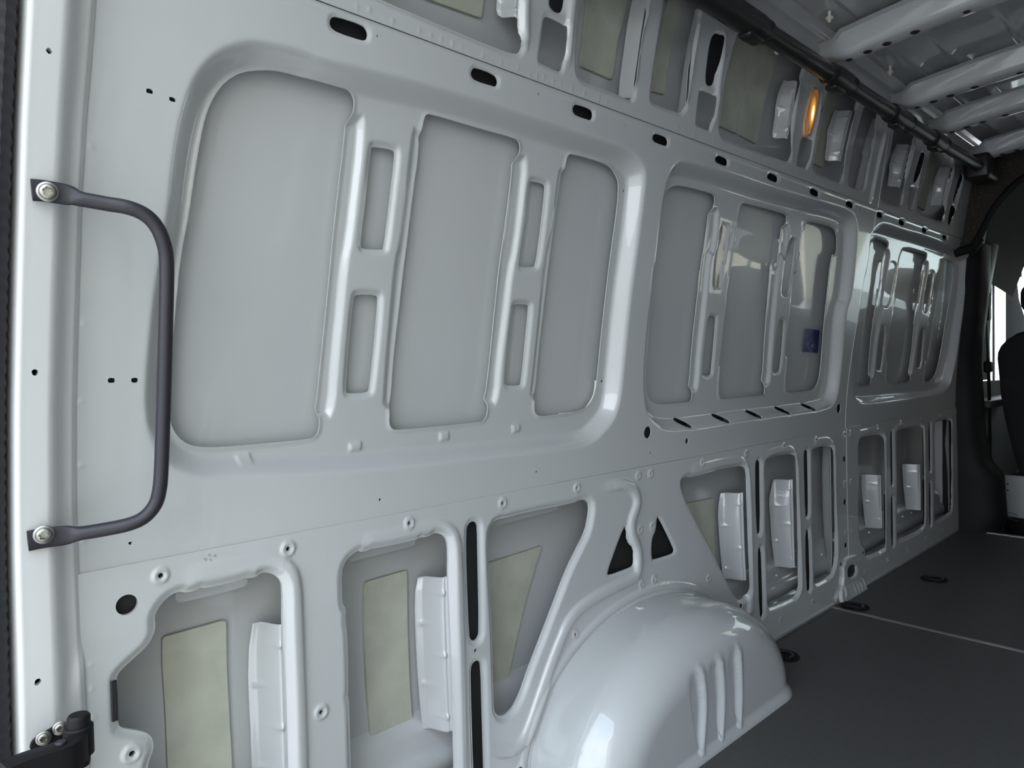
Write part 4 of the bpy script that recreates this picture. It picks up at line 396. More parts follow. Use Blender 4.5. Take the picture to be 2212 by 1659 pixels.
# crease of the hinge reinforcement low on the pillar
JFd.O-=.006*sst((.55-.9*(Uu-.0)-(Zu-.42)*3.2)/.25)*sst((.56-Zu)/.05)
jamb=JFd.mesh('door_jamb_rear_left',PAINT_LIT,None,fl=.01); tag(jamb,'white painted rear door pillar beside the grab handle','door frame',kind='structure'); jamb.name='trim_1'
jm=jamb.data
for p in jm.polygons: pass
jm.flip_normals()
bm=bmesh.new(); bbox(bm,(.145,.905,-.05),(.19,.985,1.90)); fromb('pillar_box',bm,PRIMER_SHADE,jamb,False)
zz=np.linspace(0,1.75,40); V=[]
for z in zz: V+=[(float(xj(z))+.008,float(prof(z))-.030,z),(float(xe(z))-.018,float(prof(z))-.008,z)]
pyd('pillar_shade_sheet',V,[(2*k,2*k+1,2*k+3,2*k+2) for k in range(39)],PRIMER_SHADE,jamb)  # dark sheet added so the jamb holes read as shaded
# weatherstrip: ribbed bulb along the rear edge
V=[];Fc=[];nz=460;nk=10;rows=np.linspace(-.05,1.8,nz)
for i,z in enumerate(rows):
    rr=.020+(.0014 if (i//2)%2 else 0); cx=float(xj(z))-.024; cy=float(prof(z))-.030
    for k in range(nk): a=2*math.pi*k/nk; V.append((cx+rr*math.cos(a),cy+rr*1.2*math.sin(a),z))
for i in range(nz-1):
    for k in range(nk): Fc.append((i*nk+k,i*nk+(k+1)%nk,(i+1)*nk+(k+1)%nk,(i+1)*nk+k))
o=pyd('weatherstrip',V,Fc,RUBBER,None,True,30); V=[];zz=np.linspace(-.05,1.8,40)
for z in zz: V+=[(float(xj(z))-.10,float(prof(z))-.03,z),(float(xj(z))-.001,float(prof(z))-.012,z),(float(xj(z))+.004,float(prof(z))+.05,z)]
pyd('seal_carrier',V,[q for k in range(39) for q in ((3*k,3*k+1,3*k+4,3*k+3),(3*k+1,3*k+2,3*k+5,3*k+4))],RUBBER,o)
tag(o,'black ribbed rubber weatherstrip on the edge of the rear door pillar','weatherstrip')
# ------------------------------------------------------------------ grab handle
gh=empty('grab_handle',(.18,.75,.7)); tag(gh,'dark bent-tube grab handle bolted to the white rear door pillar','handle')
path=spl(D['handle'],6); nP=len(path); fl=[]
zz=[p[2] for p in path]
for i,p in enumerate(path):
    e=min(i,nP-1-i)/6.
    k=float(sst((e-1.6)/1.6)); fl.append((.0030+(.0088-.0030)*k,.0125+(.0088-.0125)*k))
bm=bmesh.new(); tube(bm,path,0,20,True,fl,upv=(0,1,.0)); fromb('handle_bar',bm,BLACKM,gh,True,60)
def torx(name,c,ax,r,parent,m=STEEL):
    ax=Vector(ax).normalized(); u=ax.orthogonal().normalized(); v=ax.cross(u); c=Vector(c); n=48; bm=bmesh.new()
    def ring(rf,h): return [bm.verts.new(c+ax*h+(u*math.cos(2*math.pi*k/n)+v*math.sin(2*math.pi*k/n))*rf(2*math.pi*k/n)) for k in range(n)]
    star=lambda s:(lambda a:r*s*(.40+.055*math.cos(6*a)))
    R=[ring(lambda a:r,0),ring(lambda a:r,r*.14),ring(lambda a:r*.94,r*.2),ring(lambda a:r*.80,r*.24),ring(lambda a:r*.74,r*.42),ring(lambda a:r*.62,r*.52),ring(star(1.05),r*.55),ring(star(1),r*.52),ring(star(.95),r*.16)]
    for a,b in zip(R,R[1:]):
        for k in range(n): bm.faces.new((a[k],a[(k+1)%n],b[(k+1)%n],b[k]))
    bm.faces.new(R[0][::-1]); bm.faces.new(R[-1]); return fromb(name,bm,m,parent,True,35)
for b in D['handle_bolt']: tag(torx('bolt',(b[0],b[1]+.003,b[2]),(-.18,-1,-.1),.0115,gh),'zinc star-socket bolt')
# ------------------------------------------------------------------ door hinge
hg=empty('door_hinge',(.19,.8,.42)); tag(hg,'black metal rear door hinge with upright pin at the foot of the white pillar','hinge')
p0,p1=[Vector(p) for p in D['hinge_pin']]; bm=bmesh.new(); tube(bm,[p0,p0+(p1-p0)*.03,p0+(p1-p0)*.06,p1*.94+p0*.06,p1],[.0105,.0122,.0128,.0128,.0120],24); fromb('hinge_pin',bm,BLACKP,hg)
arm=spl(D['hinge_arm'],8); bm=bmesh.new()
V=[];Fc=[];m_=len(arm)
for i,p in enumerate(arm):
    t_=Vector(arm[min(i+1,m_-1)])-Vector(arm[max(i-1,0)]); n_=Vector((-t_.y,t_.x,0)).normalized(); h=.0165+.004*i/m_; wd=.006+.006*min(1,i/14)
    for a_,b_ in ((-1,-.9),(-.8,-1),(.8,-1),(1,-.9),(1,.9),(.8,1),(-.8,1),(-1,.9)): V.append(Vector(p)+n_*a_*wd+Vector((0,0,b_*h)))
for i in range(m_-1):
    for k in range(8): Fc.append((i*8+k,i*8+(k+1)%8,(i+1)*8+(k+1)%8,(i+1)*8+k))
Fc+=[tuple(range(8))[::-1],tuple(range((m_-1)*8,m_*8))]
pyd('hinge_arm',V,Fc,BLACKP,hg,True,40)
bm=bmesh.new(); q_=Vector(arm[18]); cyl(bm,q_+Vector((0,-.002,.019)),(0,0,1),.006,.003,18,bev=.001); fromb('rivet',bm,BLACKM,hg)
bm=bmesh.new(); pm=(p0+p1)/2; cyl(bm,pm-Vector((0,0,.018)),(0,0,1),.0165,.036,28,bev=.002); fromb('hinge_knuckle',bm,BLACKP,hg)
P=chaikin(D['hinge_plate'],1); o=patch('hinge_plate',P,-.058,BLACKP,hg,.002,.006); 
for b in D['hinge_bolt']: torx('bolt',(b[0],b[1]+.001,b[2]),(-.15,-1,0),.0085,hg)
# ------------------------------------------------------------------ wheel arch
def arch(name,sgn=1):
    ns,V,Fc=120,[],[]; r=.115; yi=.652; vs_=[]
    for y in np.linspace(.868,yi+r,8): vs_.append((y,0.))
    for a in np.linspace(0,math.pi/2,14)[1:]: vs_.append((yi+r-r*math.sin(a),r*(1-math.cos(a))))
    nin=90
    for k in range(1,nin+1): vs_.append((yi,r+(1-r)*k/nin*1.0))
    nv=len(vs_)
    for i in range(ns+1):
        t=math.pi*i/ns; ox,oz=-AA*math.cos(t),AH*math.sin(t)**.92 if math.sin(t)>0 else 0
        for (y,ins) in vs_:
            # inset is a distance up to r, afterwards a fraction of the rest
            L=math.hypot(ox,oz)
            if ins<=r: k=1-ins/L
            else: k=(1-r/L)*(1-(ins-r)/(1-r))
            x,z=AX+ox*k,oz*k; yy=y
            if ins>r-.02: yy-= .0
            V.append([x,yy,z])
    V=np.array(V)
    for i in range(ns):
        for j in range(nv-1): a=i*nv+j; Fc.append((a,a+1,a+nv+1,a+nv))
    face=np.abs(V[:,1]-yi)<.004
    for pl in D['arch_ribs']:
        d=seg_d(np.array(spl([(a,b,0) for a,b in pl],4))[:,:2],V[:,0],V[:,2],False)/.012; V[:,1]-=face*.006*np.sqrt(np.clip(1-d*d,0,1))
    for pl,pr in zip(D['arch_grooves'],D['arch_ribs']):
        poly=np.array(pl+pr[::-1]); s=sdf(chaikin(poly,1),V[:,0],V[:,2]); V[:,1]+=face*.006*sst((s+.004)/.012)
    V[:,2]=np.maximum(V[:,2],0)
    low=sst((.03-V[:,2])/.03); cx=np.clip((V[:,0]-AX)/AA,-1,1); V[:,0]+=low*.016*np.sign(cx)*np.abs(cx)**4; V[:,1]-=low*(V[:,1]<.80)*.010
    o=pyd(name,V,Fc,PAINT,None); return o
wa=arch('wheel_arch'); tag(wa,'rounded white-grey wheel arch cover with three pressed ribs rising from the dark floor','wheel arch')
for x,y in ((1.42,.84),(1.64,.84)):
    bm=bmesh.new(); n=18; zc=AH*math.sin(math.acos(max(-1,min(1,(AX-x)/AA))))**.92
    cyl(bm,(x,y,zc-.002),(-(AX-x)*.8,0,1),.012,.005,n,bev=.002); fromb('weld_plug',bm,PAINT,wa)
# ================================================================== FLOOR
fl_=empty('floor',(2.2,0,0)); tag(fl_,'dark grey textured cargo floor boards','floor',kind='structure')
for a,b in ((.14,2.582),(2.598,4.20)):
    bm=bmesh.new(); bbox(bm,(a,-.862,-.02),(b,.862,0),.002,1); fromb('floor_board',bm,FLOOR,fl_,False)
bm=bmesh.new(); bbox(bm,(2.582,-.862,-.02),(2.598,.862,.0015)); fromb('joint_strip',bm,STRIP,fl_,False)
bm=bmesh.new(); bbox(bm,(4.20,-.84,-.03),(4.225,.84,.006),.003); fromb('front_edge_strip',bm,STRIP,fl_,False)
for a,b in ((1.9,4.19),): 
    bm=bmesh.new(); bbox(bm,(a,.850,-.001),(b,.8635,.006),.002,2); fromb('side_edge_strip',bm,STRIP,fl_,False)
# lashing rings
for i,(x,y,lb) in enumerate([(2.06,.785,'black round lashing ring set in the floor beside the wheel arch'),(2.65,.797,'black round lashing ring at the end of the floor joint strip'),(3.19,.69,'black round lashing ring alone in the front floor board')]):
    e=empty('lashing_ring',(x,y,0)); tag(e,lb,'lashing ring','lashing rings in the floor')
    bm=bmesh.new(); n=32; pr=[(.050,.0002),(.049,.0035),(.044,.0045),(.040,.0025),(.036,.0008),(.001,.0008)]
    rg=[[bm.verts.new((x+r*math.cos(2*math.pi*k/n),y+r*math.sin(2*math.pi*k/n),h)) for k in range(n)] for r,h in pr]
    for a,b in zip(rg,rg[1:]):
        for k in range(n): bm.faces.new((a[k],a[(k+1)%n],b[(k+1)%n],b[k]))
    fromb('cup',bm,BLACKP,e)
    bm=bmesh.new(); tube(bm,[(x-.02,y+.026,.007)]+[(x+.024*math.cos(a),y-.004+.026*math.sin(a),.007) for a in np.linspace(2.2,-2.2+0,18)]+[(x-.02,y-.030,.007)],.0038,8); fromb('ring',bm,BLACKM,e)
    bm=bmesh.new(); bbox(bm,(x-.032,y-.03,.001),(x-.016,y+.03,.013),.003); fromb('ring_clamp',bm,BLACKP,e)
# ================================================================== CEILING
ce=empty('ceiling',(2,0,1.86)); tag(ce,'white-grey pressed sheet-metal van roof with cross bows','ceiling',kind='structure')
ys=np.linspace(-.70,.70,281); xr=np.linspace(.12,4.3,140); V=[];Fc=[]
def roof_z(y):
    z=1.835+.05*(1-(y/.7)**2)
    for c in (.56,.47,.30,.21,.06): 
        for s in (1,-1): z-=.006*math.exp(-((y-s*c)/.010)**2)
    return z
for x in xr:
    for y in ys: V.append((x,y,roof_z(y)))
n=len(ys)
for i in range(len(xr)-1):
    for j in range(n-1): a=i*n+j; Fc.append((a,a+1,a+n+1,a+n))
pyd('roof_sheet',V,Fc,PAINT,ce)
for s in (1,-1):
    sec=[(.73,1.84),(.735,1.80),(.712,1.775),(.690,1.775),(.672,1.785),(.665,1.80),(.648,1.806),(.640,1.845)]
    V=[];Fc=[]
    for y,z in sec:
        for x in (.15,4.2): V.append((x,s*y,z))
    for j in range(len(sec)-1): Fc.append((2*j,2*j+1,2*j+3,2*j+2))
    pyd('roof_side_rail',V,Fc,PAINT,ce,auto=50)
def bow_z(y): return 1.790-.105*y*y
BOWX=[.95,1.53,2.118,2.697,3.094,3.629]
for bi,bx in enumerate(BOWX):
    V=[];Fc=[]; yy=np.linspace(-.682,.682,70)
    for y in yy:
        e=float(sst((abs(y)-.60)/.08)); zb=bow_z(y)+.028*e; zt=roof_z(y)-.004 if abs(y)<.62 else 1.80+.0*e
        wd=.060*(1-.35*e); top=max(zb+.006,min(zt,zb+.068))
        sec=[(bx+.028,top),(bx+.022,zb+.012),(bx+.017,zb),(bx+.008,zb-.001),(bx-.022,zb+.003),(bx-.030,zb+.008),(bx-.036,zb+.020),(bx-.046,top-.004),(bx-.066,top)]
        V+=[(a,y,c) for a,c in sec]
    k=9
    for i in range(len(yy)-1):
        for j in range(k-1): a=i*k+j; Fc.append((a,a+1,a+k+1,a+k))
    Fc.append(tuple(range(k))); Fc.append(tuple(range((len(yy)-1)*k,len(yy)*k))[::-1])
    bo=pyd('roof_bow',V,Fc,PAINT,ce,auto=60)
    if bi>1:
        for y in (.60,.55,.50,.43,.31,.20,.05,-.1):
            bm=bmesh.new(); r=.008 if y in (.55,.50,.43,.20) else .005
            n=16; z=bow_z(y); cx=bx-.004
            a=[bm.verts.new((cx+(r+.004)*math.cos(2*math.pi*q/n),y+(r+.004)*math.sin(2*math.pi*q/n),z-.0005)) for q in range(n)]
            b=[bm.verts.new((cx+r*math.cos(2*math.pi*q/n),y+r*math.sin(2*math.pi*q/n),z-.003)) for q in range(n)]
            for q in range(n): bm.faces.new((a[q],a[(q+1)%n],b[(q+1)%n],b[q]))
            bm.faces.new(b); fromb('bow_hole',bm,PRIMER_SHADE,bo,False)
for x,y in ((1.72,.60),(1.98,.60),(2.5,.62),(2.9,.60)):
    bm=bmesh.new(); cyl(bm,(x,y,1.845),(0,0,-1),.004,.03,10); cyl(bm,(x,y,1.828),(0,0,-1),.010,.004,12); fromb('roof_clip',bm,SEAL,ce)
# outer body that shuts out the daylight
for nm,a,b in (('outer_roof',(.13,-.99,1.925),(5.75,.99,1.94)),):
    bm=bmesh.new(); bbox(bm,a,b); fromb(nm,bm,PAINT,ce,False)
# ------------------------------------------------------------------ black duct along the roof rail
du=empty('roof_duct',(2.6,.63,1.7)); tag(du,'long black plastic duct with couplings running under the roof side rail','duct')
dp=[(.30,.63,1.705),(1.2,.63,1.703)]+[(x,.63,1.706+.012*max(0,(x-2.6))) for x in (1.45,1.62,2.0,2.3,2.65,3.0,3.3,3.62)]
def dat(x): 
    a=np.array(dp); return (x,.63,float(np.interp(x,a[:,0],a[:,2])))
cuts=[(.3,1.60,.031),(1.66,2.05,.0235),(2.19,2.53,.0235),(2.70,2.95,.0235),(3.09,3.575,.0225)]
for a,b,r in cuts:
    bm=bmesh.new(); tube(bm,[dat(x) for x in np.linspace(a-.01,b+.01,12)],r,24,upv=(0,0,1)); fromb('duct_tube',bm,DUCT,du)
for a,b in ((1.585,1.675),(2.04,2.20),(2.52,2.71),(2.94,3.10)):
    bm=bmesh.new(); xs_=[a,a+.008,a+.02,(a+b)/2,b-.03,b-.028,b-.012,b-.010,b]; rr=[.026,.030,.031,.031,.030,.027,.027,.0285,.0285]
    tube(bm,[dat(x) for x in xs_],rr,24,upv=(0,0,1)); c=fromb('coupling',bm,DUCT,du)
    p=dat((a+b)/2); bm=bmesh.new(); bbox(bm,(p[0]-.05,p[1]-.012,p[2]-.037),(p[0]+.02,p[1]+.022,p[2]-.02),.006); fromb('clip',bm,DUCT,c)
    for k in range(3):
        bm=bmesh.new(); bbox(bm,(b-.02-.012*k,p[1]-.031,p[2]-.006),(b-.014-.012*k,p[1]-.026,p[2]+.004)); fromb('slot',bm,PRIMER_SHADE,c,False)
bm=bmesh.new(); bbox(bm,(3.58,.585,1.665),(3.74,.685,1.775),.02,4); fromb('end_bracket',bm,DUCT,du)
# ------------------------------------------------------------------ lit courtesy lamp on the pillar
P=np.array(D['lamp']); c0=P.mean(0); ly=float(prof(c0[1]))
lp=empty('interior_lamp',(c0[0],ly,c0[1])); tag(lp,'lit oval amber interior lamp on a roof-side pillar','lamp')
ax=np.array([.012,.066]); lean=.11; Nn=40
def oval(sx,sz,dy,tw=.0): 
    o=[]
    for k in range(Nn):
        a=2*math.pi*k/Nn; ca,sa=math.cos(a),math.sin(a); x=sx*math.copysign(abs(ca)**.8,ca); z=sz*math.copysign(abs(sa)**.9,sa)
        zz=c0[1]+z; o.append((c0[0]+x+lean*z*1.4,float(prof(zz))+dy,zz))
    return o
def rings(name,rs,m,parent,capend=True):
    V=[];Fc=[]
    for r in rs: V+=r
    for i in range(len(rs)-1):
        for k in range(Nn): Fc.append((i*Nn+k,i*Nn+(k+1)%Nn,(i+1)*Nn+(k+1)%Nn,(i+1)*Nn+k))
    if capend: Fc.append(tuple(range((len(rs)-1)*Nn,len(rs)*Nn)))
    return pyd(name,V,Fc,m,parent)
AMB=mat('copper_bezel',(.55,.30,.18),.35)
rings('bezel',[oval(.030,.073,.0),oval(.030,.073,-.008),oval(.027,.070,-.011),oval(.024,.066,-.009)],AMB,lp,False)
LENS=mat('amber_lens',(.30,.13,.03),.2,coat=1)
ln=LENS.node_tree; pb=ln.nodes['Principled BSDF']; tc=ln.nodes.new('ShaderNodeTexCoord'); mp=ln.nodes.new('ShaderNodeMapping'); ln.links.new(tc.outputs['Object'],mp.inputs[0])
mp.inputs['Location'].default_value=(-c0[0]+.006,-ly,-c0[1]+.006); 
v1=ln.nodes.new('ShaderNodeVectorMath'); v1.operation='MULTIPLY'; v1.inputs[1].default_value=(1/.016,0,1/.050); ln.links.new(mp.outputs[0],v1.inputs[0])
v2=ln.nodes.new('ShaderNodeVectorMath'); v2.operation='LENGTH'; ln.links.new(v1.outputs[0],v2.inputs[0])
cr2=ln.nodes.new('ShaderNodeValToRGB'); ln.links.new(v2.outputs['Value'],cr2.inputs[0]); E_=cr2.color_ramp.elements
E_[0].position=.0; E_[0].color=(1,.84,.50,1); E_[1].position=1.0; E_[1].color=(.030,.012,.002,1); e=E_.new(.22); e.color=(.9,.50,.14,1); e=E_.new(.5); e.color=(.16,.065,.012,1)
ln.links.new(cr2.outputs[0],pb.inputs['Emission Color']); pb.inputs['Emission Strength'].default_value=LAMP_EMIT
wv=ln.nodes.new('ShaderNodeTexWave'); wv.wave_type='RINGS'; wv.rings_direction='SPHERICAL'; wv.inputs['Scale'].default_value=3.2; ln.links.new(v1.outputs[0],wv.inputs['Vector'])
bp=ln.nodes.new('ShaderNodeBump'); bp.inputs['Strength'].default_value=.6; bp.inputs['Distance'].default_value=.004; ln.links.new(wv.outputs['Fac'],bp.inputs['Height']); ln.links.new(bp.outputs[0],pb.inputs['Normal'])
rings('lens',[oval(.025,.067,-.008),oval(.023,.064,-.012),oval(.017,.052,-.0145),oval(.009,.03,-.016),oval(.003,.01,-.0165)],LENS,lp)
# ------------------------------------------------------------------ sticker
P=D['sticker']; st=empty('information_sticker',(P[0][0],float(prof(P[0][1]))+.05,P[0][1])); tag(st,'small navy blue sticker with pale line drawing on the middle window panel','sticker')
so_=.0525
patch('sticker_sheet',P,so_,STICK,st,.004,.0006)
A=[np.array(p) for p in P]  # tl tr br bl
def sp(u,v): p=(A[0]*(1-u)+A[1]*u)*(1-v)+(A[3]*(1-u)+A[2]*u)*v; return (float(p[0]),float(prof(p[1]))+so_-.0007,float(p[1]))
def line(a,b,wd,parent,name='print_line'):
    a=np.array(sp(*a));b=np.array(sp(*b)); t=(b-a)/np.linalg.norm(b-a); nn=np.array([-t[2],0,t[0]])*wd; d=np.array([0,-.0003,0])
    return [a-nn+d,b-nn+d,b+nn+d,a+nn+d]
V=[];Fc=[]
for a,b,wd in [((.14,.69),(.48,.43),.0006),((.14,.69),(.50,.98),.0006),((.50,.98),(.84,.72),.0006),((.48,.43),(.84,.72),.0006),((.14,.69),(.13,.31),.0005),((.13,.31),(.45,.05),.0005),((.45,.05),(.48,.43),.0005),((.23,.71),(.30,.62),.0006),((.34,.81),(.40,.70),.0006),((.44,.88),(.50,.79),.0006),((.52,.66),(.63,.655),.0020),((.49,.735),(.66,.735),.0020),((0,0),(1,0),.0006),((0,1),(1,1),.0006),((0,0),(0,1),.0006),((1,0),(1,1),.0006)]:
    n=len(V); V+=line(a,b,wd,st); Fc.append((n,n+1,n+2,n+3))
pyd('print',V,Fc,INK,st,False)
# ================================================================== CAB
# trim on the pillar between cargo space and cab
DEPTH=([0,.076,.29,.36,.5,.707,.881,1.087,1.252,1.393,1.45],[.17,.20,.19,.135,.11,.10,.078,.078,.070,.062,.055])
bp_=np.array(sorted(D['bpillar'],key=lambda p:p[1])); V=[];Fc=[]; zr=np.linspace(0.0,1.44,80)
for z in zr:
    x0=float(np.interp(z,bp_[:,1],bp_[:,0])); x0-= .30*max(0,z-1.37)
    dp_=float(np.interp(z,DEPTH[0],DEPTH[1])); y=float(prof(z))
    for dx,f in ((0,.12),(0.0,-.03),(.006,-.45),(.02,-.75),(.05,-.93),(.08,-1),(.13,-.97),(.19,-.8),(.20,-.3),(.20,.2)): V.append((x0+dx,y+dp_*f,z))
k=10
for i in range(len(zr)-1):
    for j in range(k-1): a=i*k+j; Fc.append((a,a+k,a+k+1,a+1))
o=pyd('pillar_trim',V,Fc,BLACKP,None); tag(o,'matt black moulded trim covering the pillar between cargo wall and cab','trim')
ptr=o
bm=bmesh.new()
for k,zc in enumerate((.10,.085,.07)): tube(bm,[(4.30,.66-.018*j,zc-.012*j*.3) for j in range(-2,3)],.0022,6)
fromb('vent_mark',bm,GREYP,ptr)
# header panel above the cab opening, arched
hx0,hx1=3.70,3.82
out=[(.772,1.40),(.772,1.70),(.735,1.79),(.66,1.815),(.3,1.83),(0,1.835)]; inn=[(.700,1.415),(.686,1.443),(.655,1.51),(.621,1.577),(.565,1.645),(.507,1.69),(.40,1.735),(.2,1.76),(0,1.765)]
out=spl([(a,b,0) for a,b in out],5); inn=spl([(a,b,0) for a,b in inn],5)
def res2(P,n):
    P=np.array(P)[:,:2]; d=np.concatenate([[0],np.cumsum(np.linalg.norm(np.diff(P,axis=0),axis=1))]); s=np.linspace(0,d[-1],n); return [(float(np.interp(q,d,P[:,0])),float(np.interp(q,d,P[:,1]))) for q in s]
out=res2(out,40); inn=res2(inn,40); out=out+[(-a,b) for a,b in out[::-1][1:]]; inn=inn+[(-a,b) for a,b in inn[::-1][1:]]
n=len(out)
hd=empty('cab_header_panel',(3.8,0,1.45)); tag(hd,'dark brown-black carpeted arch panel above the cab opening','header panel')
V=[];Fc=[]
lay=[(hx0,out,1.0,inn,0.0),]
for i in range(n): 
    o_,q=np.array(out[i]),np.array(inn[i]); 
    for x,p in ((hx0,o_),(hx1-.015,o_*.97+q*.03),(hx1,o_*.85+q*.15),(hx1+.01,o_*.4+q*.6),(hx1+.012,q)): V.append((x,p[0],p[1]))
for i in range(n-1):
    for j in range(4): a=i*5+j; Fc.append((a,a+1,a+6,a+5))
pyd('header_carpet',V,Fc,CARPET,hd)
bm=bmesh.new(); tube(bm,[(hx1+.012,a,b) for a,b in inn],.016,10); fromb('arch_edge_trim',bm,BLACKP,hd)
bm=bmesh.new(); tube(bm,[(hx1-.01,.775,1.385),(hx1-.01,.70,1.40),(hx1+.0,.68,1.44)],.022,10); fromb('corner_trim',bm,BLACKP,hd)
# cab shell: headliner, side, windscreen frame, dashboard
cs=empty('cab_shell',(4.8,0,0)); tag(cs,'dark lined cab interior seen past the pillar','cab',kind='structure'); cs.name='trim_4'
def sheet(name,secs,m,parent,auto=60):
    V=[];Fc=[];k=len(secs[0])
    for s in secs: V+=s
    for i in range(len(secs)-1):
        for j in range(k-1): a=i*k+j; Fc.append((a,a+1,a+k+1,a+k))
    return pyd(name,V,Fc,m,parent,True,auto)
def hl(x,s): return [(x,s*y,z-.10*max(0,(x-4.4))) for y,z in [(-.86,1.36),(-.80,1.55),(-.68,1.68),(-.5,1.76),(0,1.80),(.5,1.76),(.68,1.68),(.80,1.55),(.86,1.36)]]
sheet('headliner',[hl(x,1) for x in (3.83,4.2,4.6,5.0,5.36)],HEADL,cs)
# left and right door walls with a window opening
for s in (1,-1):
    y=.885*s
    def wallpoly(nm,P,m,th=.05,yy=None):
        bm=bmesh.new(); yv=yy or y
        f=[bm.verts.new((a,yv,b)) for a,b in P]; g=[bm.verts.new((a,yv+th*s,b)) for a,b in P]; bm.faces.new(f); bm.faces.new(g[::-1])
        for i in range(len(P)): bm.faces.new((f[i],f[(i+1)%len(P)],g[(i+1)%len(P)],g[i]))
        return fromb(nm,bm,m,cs,False)
    w0=4.90 if s>0 else 4.45
    wallpoly('door_card',[(4.2,-.3),(6.4,-.3),(6.4,.70),(5.7,.74),(4.2,.76)],HEADL)
    wallpoly('rear_post',[(4.2,.76),(w0,.76),(w0+.03,1.0),(w0+.09,1.44),(4.2,1.44)],HEADL,.012)
    wallpoly('door_head',[(4.0,1.44),(5.75,1.42),(5.55,1.90),(4.0,1.90)],HEADL)
    wallpoly('windscreen_post',[(5.36,.75),(6.30,.72),(6.36,.78),(5.66,1.27),(5.58,1.44),(5.36,1.44)] if s>0 else [(5.75,.74),(6.30,.72),(6.36,.78),(5.75,1.44),(5.55,1.44)],HEADL,.012)
    wallpoly('quarter_post',[(5.02,.75),(5.045,.75),(5.035,1.44),(5.01,1.44)] if s>0 else [(5.2,.75),(5.23,.75),(5.2,1.44),(5.17,1.44)],BLACKP,.008)
V=[];Fc=[]
for i,z in enumerate(np.linspace(1.24,1.50,12)):
    x=4.37+.07*(z-1.24)/.26
    for dx,dy in ((0,0),(.02,-.03),(.10,-.035),(.20,-.02),(.24,.05)): V.append((x+dx,.83+dy-.10*max(0,z-1.2),z))
for i in range(11):
    for j in range(4): a=i*5+j; Fc.append((a,a+1,a+6,a+5))
pyd('belt_pillar_trim',V,Fc,GREYP,cs)
bm=bmesh.new(); bbox(bm,(4.42,.77,.62),(5.2,.885,.66),.012,3); fromb('door_armrest',bm,GREYP,cs)
GL=mat('window_glass',(1,1,1),.0,trans=1); GL.node_tree.nodes['Principled BSDF'].inputs['IOR'].default_value=1.02
for nme,s in (('window_1',1),('window_2',-1)):
    V=[(4.42,.905*s,.74),(5.8,.905*s,.73),(5.7,.905*s,1.45),(4.5,.905*s,1.45)]; o=pyd(nme,V,[(0,1,2,3)],GL,None,False); md=o.modifiers.new('t','SOLIDIFY'); md.thickness=.004
    tag(o,'clear side window of the cab door','window',kind='structure',group='cab side windows')
V=[(6.40,-.86,.70),(6.40,.86,.70),(5.72,.82,1.50),(5.72,-.82,1.50)]; WS=mat('tinted_windscreen',(.42,.47,.46),.0,trans=1); WS.node_tree.nodes['Principled BSDF'].inputs['IOR'].default_value=1.02
o=pyd('window_3',V,[(0,1,2,3)],WS,None,False); md=o.modifiers.new('t','SOLIDIFY'); md.thickness=.004; tag(o,'wide windscreen at the front of the cab','window',kind='structure')
bm=bmesh.new(); bbox(bm,(5.75,-.86,-.3),(6.4,.86,.72),.05,4); fromb('dashboard',bm,BLACKP,cs)
bm=bmesh.new(); bbox(bm,(5.34,-.86,1.47),(5.74,.86,1.72),.02); fromb('windscreen_header',bm,HEADL,cs)
bm=bmesh.new(); bbox(bm,(4.225,-.88,-.34),(6.4,.88,-.30)); fromb('cab_floor',bm,BLACKP,cs,False)
bm=bmesh.new(); bbox(bm,(4.20,-.86,-.34),(4.215,.86,-.03)); fromb('cargo_floor_step',bm,BLACKP,cs,False)
